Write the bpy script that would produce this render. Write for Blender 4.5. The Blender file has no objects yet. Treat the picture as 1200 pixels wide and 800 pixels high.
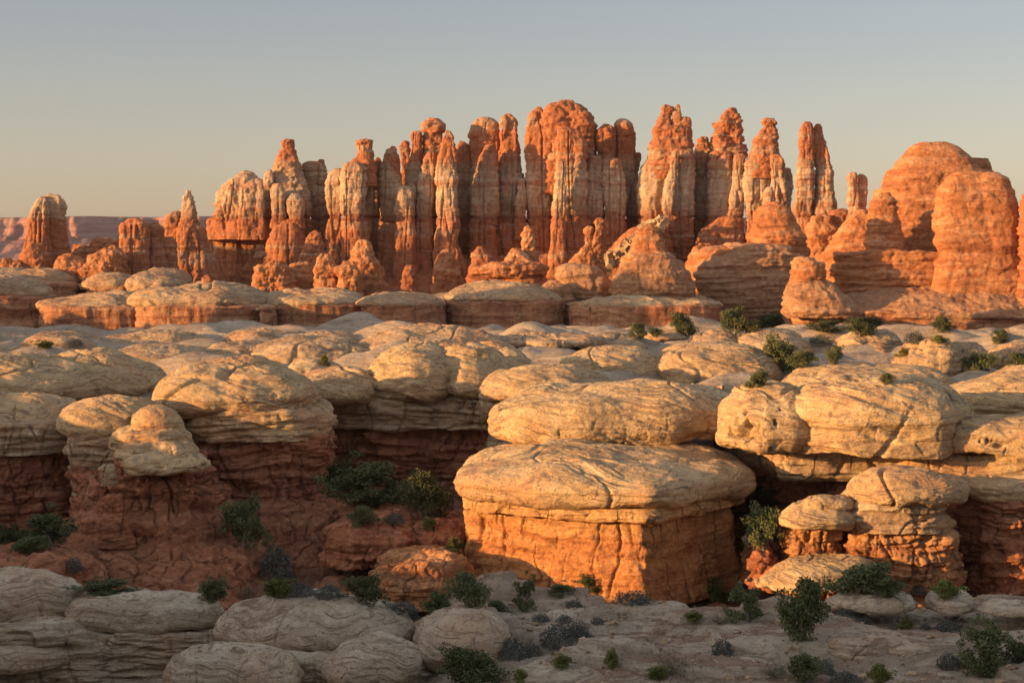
import bpy, math, random
import numpy as np
from mathutils import Vector

# ------------------------------------------------------------------ camera, sky, sun, exposure
F, ZC, HY = 2240.0, 32.0, 290.0            # focal length in photo pixels, eye height, horizon row
SCN = bpy.context.scene
cam_d = bpy.data.cameras.new('camera'); cam = bpy.data.objects.new('camera', cam_d)
SCN.collection.objects.link(cam); SCN.camera = cam
cam.location = (0, 0, ZC); cam.rotation_euler = (math.pi/2, 0, 0)
cam_d.sensor_width = 36.0; cam_d.lens = 36.0*F/1200.0
cam_d.shift_y = -(400.0-HY)/1200.0
cam_d.clip_start = 1.0; cam_d.clip_end = 30000.0

SUN_H = np.array([-0.94, -0.342])          # horizontal direction towards the sun
SUN_EL = math.radians(8.0)
sun_d = bpy.data.lights.new('sun', 'SUN'); sun = bpy.data.objects.new('sun', sun_d)
SCN.collection.objects.link(sun)
sun_d.energy = 5.0; sun_d.angle = math.radians(0.5); sun_d.color = (1.0, 0.565, 0.21)
to_sun = Vector((SUN_H[0]*math.cos(SUN_EL), SUN_H[1]*math.cos(SUN_EL), math.sin(SUN_EL)))
sun.rotation_euler = to_sun.to_track_quat('Z', 'Y').to_euler()
sun.location = (-200, -80, 150)

world = bpy.data.worlds.new('World'); SCN.world = world; world.use_nodes = True
wn = world.node_tree.nodes; wl = world.node_tree.links
bg = wn['Background']; sky = wn.new('ShaderNodeTexSky'); sky.sky_type = 'NISHITA'
sky.sun_disc = False; sky.sun_elevation = SUN_EL
sky.sun_rotation = math.atan2(SUN_H[0], SUN_H[1])
sky.altitude = 1500; sky.air_density = 1.0; sky.dust_density = 3.0; sky.ozone_density = 1.0
hs = wn.new('ShaderNodeHueSaturation'); hs.inputs['Saturation'].default_value = .62
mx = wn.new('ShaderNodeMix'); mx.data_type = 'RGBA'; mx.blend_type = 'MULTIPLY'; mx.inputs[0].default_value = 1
tcw = wn.new('ShaderNodeTexCoord'); sxw = wn.new('ShaderNodeSeparateXYZ'); wl.new(tcw.outputs['Generated'], sxw.inputs[0])
rw = wn.new('ShaderNodeValToRGB'); wl.new(sxw.outputs[2], rw.inputs[0])       # dusty horizon, extra brightness added overhead, out of view, to fill the shade
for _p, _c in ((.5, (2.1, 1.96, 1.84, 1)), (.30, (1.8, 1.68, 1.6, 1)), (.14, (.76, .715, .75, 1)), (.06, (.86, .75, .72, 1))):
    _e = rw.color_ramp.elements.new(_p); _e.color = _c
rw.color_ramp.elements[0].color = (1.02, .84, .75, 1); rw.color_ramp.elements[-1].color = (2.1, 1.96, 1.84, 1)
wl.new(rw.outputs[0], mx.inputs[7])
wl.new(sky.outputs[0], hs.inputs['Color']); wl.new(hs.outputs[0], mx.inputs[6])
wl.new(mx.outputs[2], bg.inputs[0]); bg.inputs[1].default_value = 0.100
SCN.view_settings.view_transform = 'Standard'; SCN.view_settings.look = 'None'
SCN.view_settings.gamma = 1.0; SCN.view_settings.use_curve_mapping = False
SCN.view_settings.exposure = 0.99
SCN.cycles.max_bounces = 5; SCN.cycles.diffuse_bounces = 3
SCN.cycles.volume_bounces = 1

# ------------------------------------------------------------------ noise
_rng = np.random.default_rng(7)
_perm = _rng.permutation(256).astype(np.int32); _perm = np.concatenate([_perm, _perm, _perm])
_g = _rng.normal(size=(256, 3)).astype(np.float32); _g /= np.linalg.norm(_g, axis=1)[:, None]
def perlin(x, y, z=None, seed=0):
    x = np.asarray(x, np.float32) + seed*17.31; y = np.asarray(y, np.float32) + seed*9.73
    z = np.zeros_like(x) + seed*3.11 + .37 if z is None else np.asarray(z, np.float32) + seed*5.77
    xi = np.floor(x).astype(np.int32); yi = np.floor(y).astype(np.int32); zi = np.floor(z).astype(np.int32)
    fx, fy, fz = x-xi, y-yi, z-zi
    xi &= 255; yi &= 255; zi &= 255
    u = fx*fx*fx*(fx*(fx*6-15)+10); v = fy*fy*fy*(fy*(fy*6-15)+10); w = fz*fz*fz*(fz*(fz*6-15)+10)
    out = 0
    for dx in (0, 1):
        px = _perm[xi+dx]; wx = u if dx else 1-u
        for dy in (0, 1):
            py = _perm[px+yi+dy]; wy = v if dy else 1-v
            for dz in (0, 1):
                g = _g[_perm[py+zi+dz]]
                out = out + wx*wy*(w if dz else 1-w)*(g[..., 0]*(fx-dx)+g[..., 1]*(fy-dy)+g[..., 2]*(fz-dz))
    return out*1.6
def fbm(x, y, z=None, o=4, seed=0, gain=.5):
    s, a = 0, 1.0
    for k in range(o):
        s = s + a*perlin(x*2**k, y*2**k, None if z is None else z*2**k, seed+k*3); a *= gain
    return s
def sstep(a, b, x):
    t = np.clip((x-a)/(b-a), 0, 1); return t*t*(3-2*t)

# ------------------------------------------------------------------ mesh linking, tagging
COL = SCN.collection
def tag(o, label=None, cat=None, group=None, kind=None):
    if label: o['label'] = label
    if cat: o['category'] = cat
    if group: o['group'] = group
    if kind: o['kind'] = kind
    return o
def mesh_obj(name, V, Q, mat, parent=None, loc=(0, 0, 0), smooth=True, tris=None):
    me = bpy.data.meshes.new(name)
    V = np.asarray(V, np.float32) - np.asarray(loc, np.float32)
    Q = np.asarray(Q, np.int32)
    nl, nq = Q.size, len(Q); k = Q.shape[1]
    loops = Q.ravel(); starts = np.arange(nq)*k
    if tris is not None and len(tris):
        tris = np.asarray(tris, np.int32)
        starts = np.concatenate([starts, nl+np.arange(len(tris))*3]); loops = np.concatenate([loops, tris.ravel()])
    me.vertices.add(len(V)); me.vertices.foreach_set('co', V.ravel())
    me.loops.add(len(loops)); me.loops.foreach_set('vertex_index', loops.astype(np.int32))
    me.polygons.add(len(starts)); me.polygons.foreach_set('loop_start', starts.astype(np.int32))
    me.update(calc_edges=True)
    me.polygons.foreach_set('use_smooth', np.full(len(starts), smooth))
    if isinstance(mat, (list, tuple)):
        for m in mat: me.materials.append(m)
    else: me.materials.append(mat)
    o = bpy.data.objects.new(name, me); COL.objects.link(o)
    if parent is not None: o.parent = parent
    else: o.location = loc
    return o
def empty(name, loc):
    o = bpy.data.objects.new(name, None); COL.objects.link(o); o.location = loc
    o.empty_display_size = 1; return o

# ------------------------------------------------------------------ materials (procedural, from world position)
class NT:
    def __init__(s, name):
        s.m = bpy.data.materials.new(name); s.m.use_nodes = True
        s.n = s.m.node_tree.nodes; s.l = s.m.node_tree.links
        s.b = s.n['Principled BSDF']; s.b.inputs['Roughness'].default_value = .92
        s.b.inputs['Specular IOR Level'].default_value = .12
    def new(s, t, **k):
        n = s.n.new(t)
        for a, v in k.items(): setattr(n, a, v)
        return n
    def inp(s, sock, v):
        if hasattr(v, 'is_output') or isinstance(v, bpy.types.NodeSocket): s.l.new(v, sock)
        else: sock.default_value = v
    def math(s, op, a, b=0.0, c=None, clamp=False):
        n = s.new('ShaderNodeMath', operation=op); n.use_clamp = clamp
        s.inp(n.inputs[0], a); s.inp(n.inputs[1], b)
        if c is not None: s.inp(n.inputs[2], c)
        return n.outputs[0]
    def pos(s): return s.new('ShaderNodeNewGeometry').outputs['Position']
    def map(s, v, scale=(1, 1, 1), rot=(0, 0, 0), loc=(0, 0, 0)):
        n = s.new('ShaderNodeMapping'); s.l.new(v, n.inputs[0])
        n.inputs['Scale'].default_value = scale; n.inputs['Rotation'].default_value = rot; n.inputs['Location'].default_value = loc
        return n.outputs[0]
    def noise(s, v, scale, detail=4, rough=.55, dist=0.0):
        n = s.new('ShaderNodeTexNoise'); s.l.new(v, n.inputs['Vector'])
        n.inputs['Scale'].default_value = scale; n.inputs['Detail'].default_value = detail
        n.inputs['Roughness'].default_value = rough; n.inputs['Distortion'].default_value = dist
        return n.outputs['Fac']
    def ramp(s, f, stops, interp='LINEAR'):
        n = s.new('ShaderNodeValToRGB'); n.color_ramp.interpolation = interp
        e = n.color_ramp.elements
        while len(e) < len(stops): e.new(.5)
        for q, (p, c) in zip(e, stops):
            q.position = p; q.color = (*c, 1) if len(c) == 3 else c
        s.l.new(f, n.inputs[0]); return n.outputs[0]
    def rng(s, f, a, b, c=0.0, d=1.0):
        n = s.new('ShaderNodeMapRange'); n.interpolation_type = 'SMOOTHSTEP'; n.clamp = True
        s.l.new(f, n.inputs[0])
        for i, v in enumerate((a, b, c, d)): n.inputs[i+1].default_value = v
        return n.outputs[0]
    def mix(s, f, a, b, mode='MIX'):
        n = s.new('ShaderNodeMix', data_type='RGBA', blend_type=mode)
        s.inp(n.inputs[0], f)
        for q, v in ((n.inputs[6], a), (n.inputs[7], b)):
            if isinstance(v, bpy.types.NodeSocket): s.l.new(v, q)
            else: q.default_value = (*v, 1)
        return n.outputs[2]
    def bump(s, h, dist, strength=1.0, prev=None):
        n = s.new('ShaderNodeBump'); n.inputs['Distance'].default_value = dist
        n.inputs['Strength'].default_value = strength; s.l.new(h, n.inputs['Height'])
        if prev is not None: s.l.new(prev, n.inputs['Normal'])
        return n.outputs[0]
    def crack(s, v, scale, w):                       # thin dark joint lines from a cell pattern
        n = s.new('ShaderNodeTexVoronoi', feature='DISTANCE_TO_EDGE'); s.l.new(v, n.inputs['Vector'])
        n.inputs['Scale'].default_value = scale
        return s.rng(n.outputs['Distance'], 0.0, w)
    def warp(s, v, scale, amt):
        n = s.new('ShaderNodeTexNoise'); s.l.new(v, n.inputs['Vector']); n.inputs['Scale'].default_value = scale
        n.inputs['Detail'].default_value = 3
        a = s.new('ShaderNodeVectorMath', operation='SUBTRACT'); s.l.new(n.outputs['Color'], a.inputs[0]); a.inputs[1].default_value = (.5, .5, .5)
        b = s.new('ShaderNodeVectorMath', operation='SCALE'); s.l.new(a.outputs[0], b.inputs[0]); b.inputs['Scale'].default_value = amt
        c = s.new('ShaderNodeVectorMath', operation='ADD'); s.l.new(v, c.inputs[0]); s.l.new(b.outputs[0], c.inputs[1])
        return c.outputs[0]
    def done(s, col, nrm):
        s.l.new(col, s.b.inputs['Base Color'])
        if nrm is not None: s.l.new(nrm, s.b.inputs['Normal'])
        return s.m

def mat_cream(name, S=1.0, c0=(.32, .20, .105), c1=(.46, .30, .155), c2=(.59, .41, .225), stain=.65, lich=.7):
    t = NT(name); p = t.pos(); q = t.warp(p, .09/S, 6*S)
    bed = t.noise(t.map(q, (.10/S, .10/S, 1.5/S), (.30, .22, 0)), 1.0, 6, .62, .4)
    bed2 = t.noise(t.map(q, (.22/S, .22/S, 5.0/S), (.30, .22, 0)), 1.0, 4, .6)
    col = t.ramp(bed, [(.30, c0), (.46, c1), (.66, c2)])
    big = t.noise(p, .11/S, 3)
    st = t.rng(big, .50, .68, 0, stain)
    col = t.mix(st, col, (.50, .25, .12))
    thin = t.rng(bed2, .44, .37, 0, .8)
    col = t.mix(thin, col, (.20, .12, .075))
    sp = t.noise(p, 1.9/S, 7, .7)
    col = t.mix(t.rng(sp, .55, .64, 0, lich), col, (.17, .13, .10))
    vr = t.noise(t.map(q, (.5/S, .5/S, 1.4/S)), 1.0, 6, .7, .6)
    col = t.mix(t.rng(vr, .53, .64, 0, .7), col, (.22, .155, .105))
    col = t.mix(t.rng(vr, .44, .34, 0, .45), col, tuple(min(.68, v*1.25) for v in c2))
    fine = t.noise(p, 7/S, 4, .7)
    col = t.mix(.7, col, t.ramp(fine, [(.3, (.55, .55, .55)), (.7, (1.3, 1.3, 1.3))]), 'MULTIPLY')
    ck = t.crack(t.warp(t.map(p, (.6, .6, 1.0)), .35/S, 1.6*S), .16/S, .035)
    gate = t.rng(t.noise(p, .13/S, 2), .58, .62)
    ck2 = t.math('MAXIMUM', ck, t.math('SUBTRACT', 1.0, gate))
    col = t.mix(t.math('MULTIPLY', t.math('SUBTRACT', 1.0, ck2), .35), col, (.12, .08, .06))
    n = t.bump(bed, .26*S); n = t.bump(bed2, .08*S, .9, n); n = t.bump(sp, .24*S, .9, n); n = t.bump(vr, .26*S, .8, n)
    n = t.bump(ck2, .07*S, 1, n); n = t.bump(fine, .05*S, .9, n)
    return t.done(col, n)

def mat_red(name, S=1.0, c0=(.17, .060, .032), c1=(.32, .115, .052), c2=(.46, .20, .095), top=None, streak=.5, crk=1.0):
    t = NT(name); p = t.pos(); q = t.warp(p, .15/S, 3*S)
    bed = t.noise(t.map(q, (.12/S, .12/S, 1.1/S)), 1.0, 6, .65, .3)
    bed2 = t.noise(t.map(q, (.35/S, .35/S, 3.6/S)), 1.0, 4, .6)
    col = t.ramp(bed, [(.32, c0), (.48, c1), (.68, c2)])
    if top is not None:                              # paler sandstone just under the caprock
        z = t.new('ShaderNodeSeparateXYZ'); t.l.new(q, z.inputs[0])
        col = t.mix(t.rng(z.outputs[2], top[0], top[1], 0, .9), col, top[2])
    vs = t.noise(t.map(t.warp(p, .4/S, 1.5*S), (1.1/S, 1.1/S, .10/S)), 1.0, 5, .6)
    col = t.mix(t.rng(vs, .56, .70, 0, streak), col, (.10, .050, .036))
    col = t.mix(t.rng(vs, .42, .30, 0, streak*.8), col, (.50, .30, .17))
    sp = t.noise(p, 1.6/S, 7, .72)
    col = t.mix(.6, col, t.ramp(sp, [(.32, (.50, .48, .46)), (.62, (1.3, 1.3, 1.3))]), 'MULTIPLY')
    ck = t.crack(t.warp(t.map(p, (1, 1, .55)), .5/S, 1.3*S), .30/S, .045)
    gate = t.rng(t.noise(p, .2/S, 2), .46, .54)
    ck2 = t.math('MAXIMUM', ck, t.math('SUBTRACT', 1.0, gate))
    col = t.mix(t.math('MULTIPLY', t.math('SUBTRACT', 1.0, ck2), .5*crk), col, (.055, .025, .018))
    n = t.bump(bed, .6*S); n = t.bump(bed2, .22*S, .9, n); n = t.bump(sp, .35*S, .9, n)
    n = t.bump(ck2, .2*S*crk, 1, n); n = t.bump(t.noise(p, 6/S, 4, .7), .06*S, .8, n)
    return t.done(col, n)

def mat_spire(name, stops, S=2.0, zmin=15.0, zmax=75.0, streak=.25):
    """banded sandstone of the needles: the bands lie at fixed heights above the plain"""
    t = NT(name); p = t.pos(); q = t.warp(p, .10, 3.4)
    z = t.new('ShaderNodeSeparateXYZ'); t.l.new(q, z.inputs[0])
    f = t.rng(z.outputs[2], zmin, zmax); f.node.interpolation_type = 'LINEAR'
    col = t.ramp(f, [((a-zmin)/(zmax-zmin), c) for a, c in stops])
    bed = t.noise(t.map(q, (.018, .018, .42)), 1.0, 5, .6, .1)
    bed2 = t.noise(t.map(q, (.10, .10, 1.9)), 1.0, 4, .6)
    col = t.mix(t.rng(bed, .53, .60, 0, .55), col, (.40, .155, .075))
    col = t.mix(t.rng(bed, .44, .38, 0, .45), col, (.50, .34, .22))
    col = t.mix(t.rng(bed2, .58, .70, 0, .45), col, (.20, .075, .045))
    vs = t.noise(t.map(t.warp(p, .2, 3), (.55, .55, .05)), 1.0, 5, .6)
    col = t.mix(t.rng(vs, .55, .68, 0, streak), col, (.17, .075, .045))
    blot = t.noise(p, .35, 5, .65)
    col = t.mix(t.rng(blot, .58, .70, 0, .5), col, (.42, .165, .08))
    sp = t.noise(p, .9, 7, .72)
    col = t.mix(.55, col, t.ramp(sp, [(.32, (.55, .52, .50)), (.62, (1.3, 1.3, 1.3))]), 'MULTIPLY')
    n = t.bump(bed, 1.0); n = t.bump(bed2, .35, .9, n); n = t.bump(vs, .2, .8, n); n = t.bump(sp, .8, .9, n)
    n = t.bump(t.noise(p, 3, 4, .7), .12, .8, n)
    return t.done(col, n)

RED, RDK, WHT, CRM = (.40, .15, .07), (.29, .10, .05), (.52, .36, .235), (.43, .27, .165)
M = {}
M['cream'] = mat_cream('cream_sandstone')
M['creamfar'] = mat_cream('cream_slickrock', 1.6, (.29, .17, .095), (.43, .275, .155), (.54, .375, .22))
M['grey'] = mat_cream('grey_slickrock', .7, (.28, .19, .125), (.44, .325, .22), (.57, .445, .315), .35, .75)
M['neck'] = mat_red('pink_layered_sandstone', 1.0, (.30, .16, .09), (.45, .29, .17), (.55, .41, .26), None, .35)
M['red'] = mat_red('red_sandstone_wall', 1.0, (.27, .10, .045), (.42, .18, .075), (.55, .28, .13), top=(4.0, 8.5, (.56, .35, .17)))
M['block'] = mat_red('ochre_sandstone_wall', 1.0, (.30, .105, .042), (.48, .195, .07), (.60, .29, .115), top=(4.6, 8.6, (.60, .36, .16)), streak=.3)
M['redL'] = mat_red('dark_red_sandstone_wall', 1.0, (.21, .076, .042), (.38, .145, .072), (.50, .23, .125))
M['redfar'] = mat_red('red_sandstone_ledge', 1.7, (.20, .07, .038), (.38, .16, .08), (.52, .29, .16), None, .95, .3)
M['orange'] = mat_red('orange_red_sandstone', 1.8, (.32, .115, .05), (.46, .18, .075), (.57, .30, .16), None, .3, .0)
M['dome'] = mat_red('tan_red_sandstone', 1.7, (.27, .125, .068), (.40, .205, .11), (.48, .28, .16), None, .22, .0)
M['spire'] = mat_spire('banded_needle_sandstone', [(15, CRM), (22.5, RDK), (27, RED), (38.4, RED), (39.6, RDK), (40.6, (.40, .22, .13)), (43, CRM), (46, WHT), (50, WHT), (53, CRM), (56, RED), (64, RED), (66, CRM), (67.5, RED), (75, RED)])
M['spireL'] = mat_spire('banded_needle_sandstone_low', [(15, CRM), (20, RED), (38, RED), (41, CRM), (43, WHT), (70, WHT)])
M['spireR'] = mat_spire('red_needle_sandstone', [(15, CRM), (22.5, RDK), (30, RED), (56, RED), (57.5, CRM), (59, RED), (75, RED)])

# ------------------------------------------------------------------ weathered rock shells
def outline(n=2.4, poly=None, soft=1.0):
    if poly is None:
        t = np.linspace(0, 2*np.pi, 720, endpoint=False)
        c, s = np.cos(t), np.sin(t)
        return np.stack([np.sign(c)*abs(c)**(2/n), np.sign(s)*abs(s)**(2/n)], 1)
    P = np.asarray(poly, float); seg = np.roll(P, -1, 0)-P; L = np.linalg.norm(seg, axis=1)
    cum = np.concatenate([[0], np.cumsum(L)]); s = np.linspace(0, cum[-1], 1440, endpoint=False)
    k = np.searchsorted(cum, s, side='right')-1
    Q = P[k]+seg[k]*((s-cum[k])/L[k])[:, None]
    w = soft/(cum[-1]/1440); fr = np.fft.fftfreq(1440)
    g = np.exp(-2*(np.pi*fr*w)**2)[:, None]
    return np.real(np.fft.ifft(np.fft.fft(Q, axis=0)*g, axis=0))
def resample(U, a, b, ds):
    X = U*[a, b]; seg = np.roll(X, -1, 0)-X; L = np.linalg.norm(seg, axis=1)
    nrm_y = -seg[:, 0]/np.maximum(L, 1e-9)             # outward normal's y for a counter-clockwise outline
    dens = np.where(nrm_y < .25, 1.0, .45)
    cum = np.concatenate([[0], np.cumsum(L*dens)])
    m = max(28, int(cum[-1]/ds)); s = np.linspace(0, cum[-1], m, endpoint=False)
    k = np.clip(np.searchsorted(cum, s, side='right')-1, 0, len(U)-1)
    f = (s-cum[k])/np.maximum(cum[k+1]-cum[k], 1e-9)
    return U[k]+(np.roll(U, -1, 0)[k]-U[k])*f[:, None]
def dense(R, ds, soft):
    """R: control rings (z, cx, cy, a, b) from the bottom up"""
    R = np.asarray(R, float)
    d = np.sqrt(np.diff(R[:, 0])**2+np.maximum(abs(np.diff(R[:, 3])), abs(np.diff(R[:, 4])))**2+.3*np.diff(R[:, 1])**2)
    cum = np.concatenate([[0], np.cumsum(d)]); h = ds/3
    s = np.arange(0, cum[-1]+h, h); D = np.stack([np.interp(s, cum, R[:, i]) for i in range(5)], 1)
    k = max(1, int(soft*2.5/h)); x = np.arange(-k, k+1)*h
    g = np.exp(-.5*(x/max(soft, 1e-3))**2); g /= g.sum()
    Dp = np.concatenate([2*D[:1]-D[k:0:-1], D, np.repeat(D[-1:], k, 0)]) if len(D) > k else None
    if Dp is not None:
        D = np.stack([np.convolve(Dp[:, i], g, 'valid') for i in range(5)], 1)
    return D[::3]

def blocks(x, y, z, w, h, seed, cw=.07):
    """jointed rock: every block of a tilted, warped grid stands a little in or out; returns (offset, crack)"""
    c, s_ = math.cos(.5+seed), math.sin(.5+seed)
    k = perlin(x/(w*2), y/(w*2), z/(h*3), seed+40)*.55
    hh = (z+perlin(x/(w*3), y/(w*3), None, seed+41)*h*.35)/h; iz = np.floor(hh)
    sh = (iz*.37) % 1.0
    a = (x*c-y*s_)/w+k+sh; b = (x*s_+y*c)/w+k-sh
    ia, ib = np.floor(a), np.floor(b)
    q = _perm[((ia.astype(int)*7+ib.astype(int)*13+iz.astype(int)*29+int(seed*11)) & 255)]/255.0-.5
    e = np.minimum(np.minimum(np.abs(a-np.round(a)), np.abs(b-np.round(b))), np.abs(hh-np.round(hh))*h/w)
    return q, np.exp(-(e/cw)**2)
def disp(P, N, style, S, seed):
    x, y, z = P.T; side = np.clip(1-abs(N[:, 2])*1.1, 0, 1)
    wz = perlin(x/(9*S), y/(9*S), z/(9*S), 50)*1.3*S
    if style in ('red', 'face'):
        bk = 1.0 if style == 'red' else .35
        d = .70*S*fbm(x/(6*S), y/(6*S), z/(5*S), 4, seed)
        q = (z+wz)/(1.0*S)
        l = fbm(x/(11*S), y/(11*S), q, 4, seed+5, .6)
        d = d+side*(.34*S*np.tanh(2.2*l)+.10*S*l)*(1 if bk == 1 else .45)
        j = perlin(x/(3.6*S)+wz*.35, y/(3.6*S)+.3*perlin(x/2, y/2, z/2, 51), z/(11*S), seed+8)
        d = d-side*.42*S*np.exp(-(j/.055)**2)
        j = perlin(x/(1.5*S), y/(1.5*S), z/(4*S), seed+9)
        d = d-.20*S*np.exp(-(j/.07)**2)*(perlin(x/(4*S), y/(4*S), z/(4*S), seed+2) > 0)
        q, c = blocks(x, y, z, 2.6*S, 1.9*S, seed); d = d+bk*side*(.46*S*q-.20*S*c)
        q, c = blocks(x, y, z, 1.2*S, .7*S, seed+1); d = d+bk*side*(.18*S*q-.06*S*c)
        d = d+.16*S*fbm(x/(.9*S), y/(.9*S), z/(.5*S), 3, seed+4)
        return d
    if style == 'ledge':                       # short far walls: fluted, streaked
        d = .5*S*fbm(x/(5*S), y/(5*S), z/(9*S), 4, seed)
        j = perlin(x/(1.7*S), y/(1.7*S), z/(14*S), seed+8)
        return d+side*(.35*S*j+.2*S*np.tanh(2*perlin(x/(12*S), y/(12*S), z/(.8*S), seed+3)))
    if style == 'neck':
        q = (z+wz*.5)/(.75*S)
        l = fbm(x/(8*S), y/(8*S), q, 3, seed+5, .6)
        j = perlin(x/(3*S), y/(3*S), z/(6*S), seed+8)
        return .4*S*fbm(x/(4*S), y/(4*S), z/(3*S), 4, seed)+side*.36*S*np.tanh(2.5*l)-side*.35*S*np.exp(-(j/.06)**2)
    if style == 'smooth':                      # water rounded boulders with faint swirling beds
        d = .55*S*fbm(x/(6*S), y/(6*S), z/(5*S), 4, seed, .45)
        tilt = z+.35*x+.2*y+2.2*perlin(x/(9*S), y/(9*S), z/(9*S), seed+1)*S
        l = fbm(x/(12*S), y/(12*S), tilt/(.7*S), 3, seed+5, .55)
        j = perlin(x/(8*S), y/(8*S), z/(14*S), seed+8)
        d = d+.07*S*np.tanh(2*l)-.25*S*np.exp(-(j/.02)**2)*sstep(.0, .2, perlin(x/(9*S), y/(9*S), None, seed+6))
        return d+.04*S*fbm(x/(.8*S), y/(.8*S), z/(.5*S), 3, seed+4)
    if style == 'cream':
        d = .75*S*fbm(x/(9*S), y/(7*S), z/(6*S), 4, seed, .45)-.45*S*sstep(.045, 0, np.abs(perlin(x/(12*S), y/(9*S), z/(16*S), seed+30)))*sstep(-.1, .3, perlin(x/(15*S), y/(15*S), None, seed+31))
        tilt = z+.32*x+.16*y+1.8*perlin(x/(16*S), y/(16*S), z/(16*S), seed+1)*S
        l = fbm(x/(13*S), y/(13*S), tilt/(.8*S), 4, seed+5, .6)
        gm = sstep(-.1, .5, perlin(x/(11*S), y/(11*S), z/(11*S), seed+12)); d = d+.15*S*np.tanh(2.6*l)*(.15+.85*gm)
        j = perlin(x/(10*S), y/(10*S), z/(30*S), seed+8)
        d = d-.34*S*np.exp(-(j/.022)**2)*sstep(.05, .2, perlin(x/(14*S), y/(14*S), None, seed+6))
        flat = (z+wz*.4)/(1.9*S)                # ledges on the flank of the cap
        d = d+side*.22*S*np.tanh(4.5*perlin(x/(14*S), y/(14*S), flat, seed+7))
        q, c = blocks(x, y, z+.3*x+.12*y, 7*S, .62*S, seed, .012); d = d+(.17*S*q-.03*S*c)*(.30+.70*gm)
        q, c = blocks(x, y, z, 6.5*S, 1.5*S, seed+1, .016); d = d+side*(.26*S*q-.10*S*c)
        return d+.06*S*fbm(x/(.8*S), y/(.8*S), z/(.5*S), 3, seed+4)
    if style == 'spire':
        d = 1.15*S*fbm(x/(7*S), y/(7*S), z/(9*S), 3, seed, .42)
        j = perlin(x/(5.2*S), y/(5.2*S), z/(60*S), seed+8)
        d = d-side*1.0*S*np.exp(-(j/.055)**2)
        l = fbm(x/(16*S), y/(16*S), (z+wz)/(1.9*S), 3, seed+5, .6)
        d = d+side*.30*S*np.tanh(2*l)
        q, c = blocks(x, y, z, 3.6*S, 7*S, seed); d = d+side*(.75*S*q-.40*S*c)
        q, c = blocks(x, y, z, 2.3*S, 2.4*S, seed+1); d = d+side*(.30*S*q-.10*S*c)
        for zs, w, a in ((39.9, .30, .9), (52.2, .25, .6), (31.5, .2, .45), (24.0, .25, .5)):
            d = d-side*a*S*np.exp(-((z+.25*wz-zs)/w)**2)
        return d+.22*S*fbm(x/(1.5*S), y/(1.5*S), z/(1.3*S), 3, seed+4)
    if style == 'knob':                        # lumpy hoodoo rock
        d = 1.1*S*fbm(x/(4.5*S), y/(4.5*S), z/(3.5*S), 4, seed, .5)
        l = fbm(x/(16*S), y/(16*S), (z+wz)/(1.5*S), 3, seed+5, .6)
        q, c = blocks(x, y, z, 3.2*S, 2.2*S, seed); d = d*.8+side*(.6*S*q-.2*S*c)
        return d+side*.40*S*np.tanh(2.2*l)+.2*S*fbm(x/(1.2*S), y/(1.2*S), z/(1.0*S), 3, seed+4)
    if style == 'massif':
        d = 1.3*S*fbm(x/(11*S), y/(11*S), z/(9*S), 5, seed, .5)
        l = fbm(x/(20*S), y/(20*S), (z+.5*wz)/(1.6*S), 3, seed+5, .6)
        d = .52*d+side*.40*S*np.tanh(3.5*l)
        j = perlin(x/(7*S), y/(7*S), z/(30*S), seed+8)
        d = d-side*.30*S*np.exp(-(j/.07)**2)
        q, c = blocks(x, y, z, 9*S, 1.7*S, seed, .02); d = d+side*(.36*S*q-.10*S*c)
        return d+.22*S*fbm(x/(1.5*S), y/(1.5*S), z/(1.3*S), 3, seed+4)
    return np.zeros(len(P))

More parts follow.
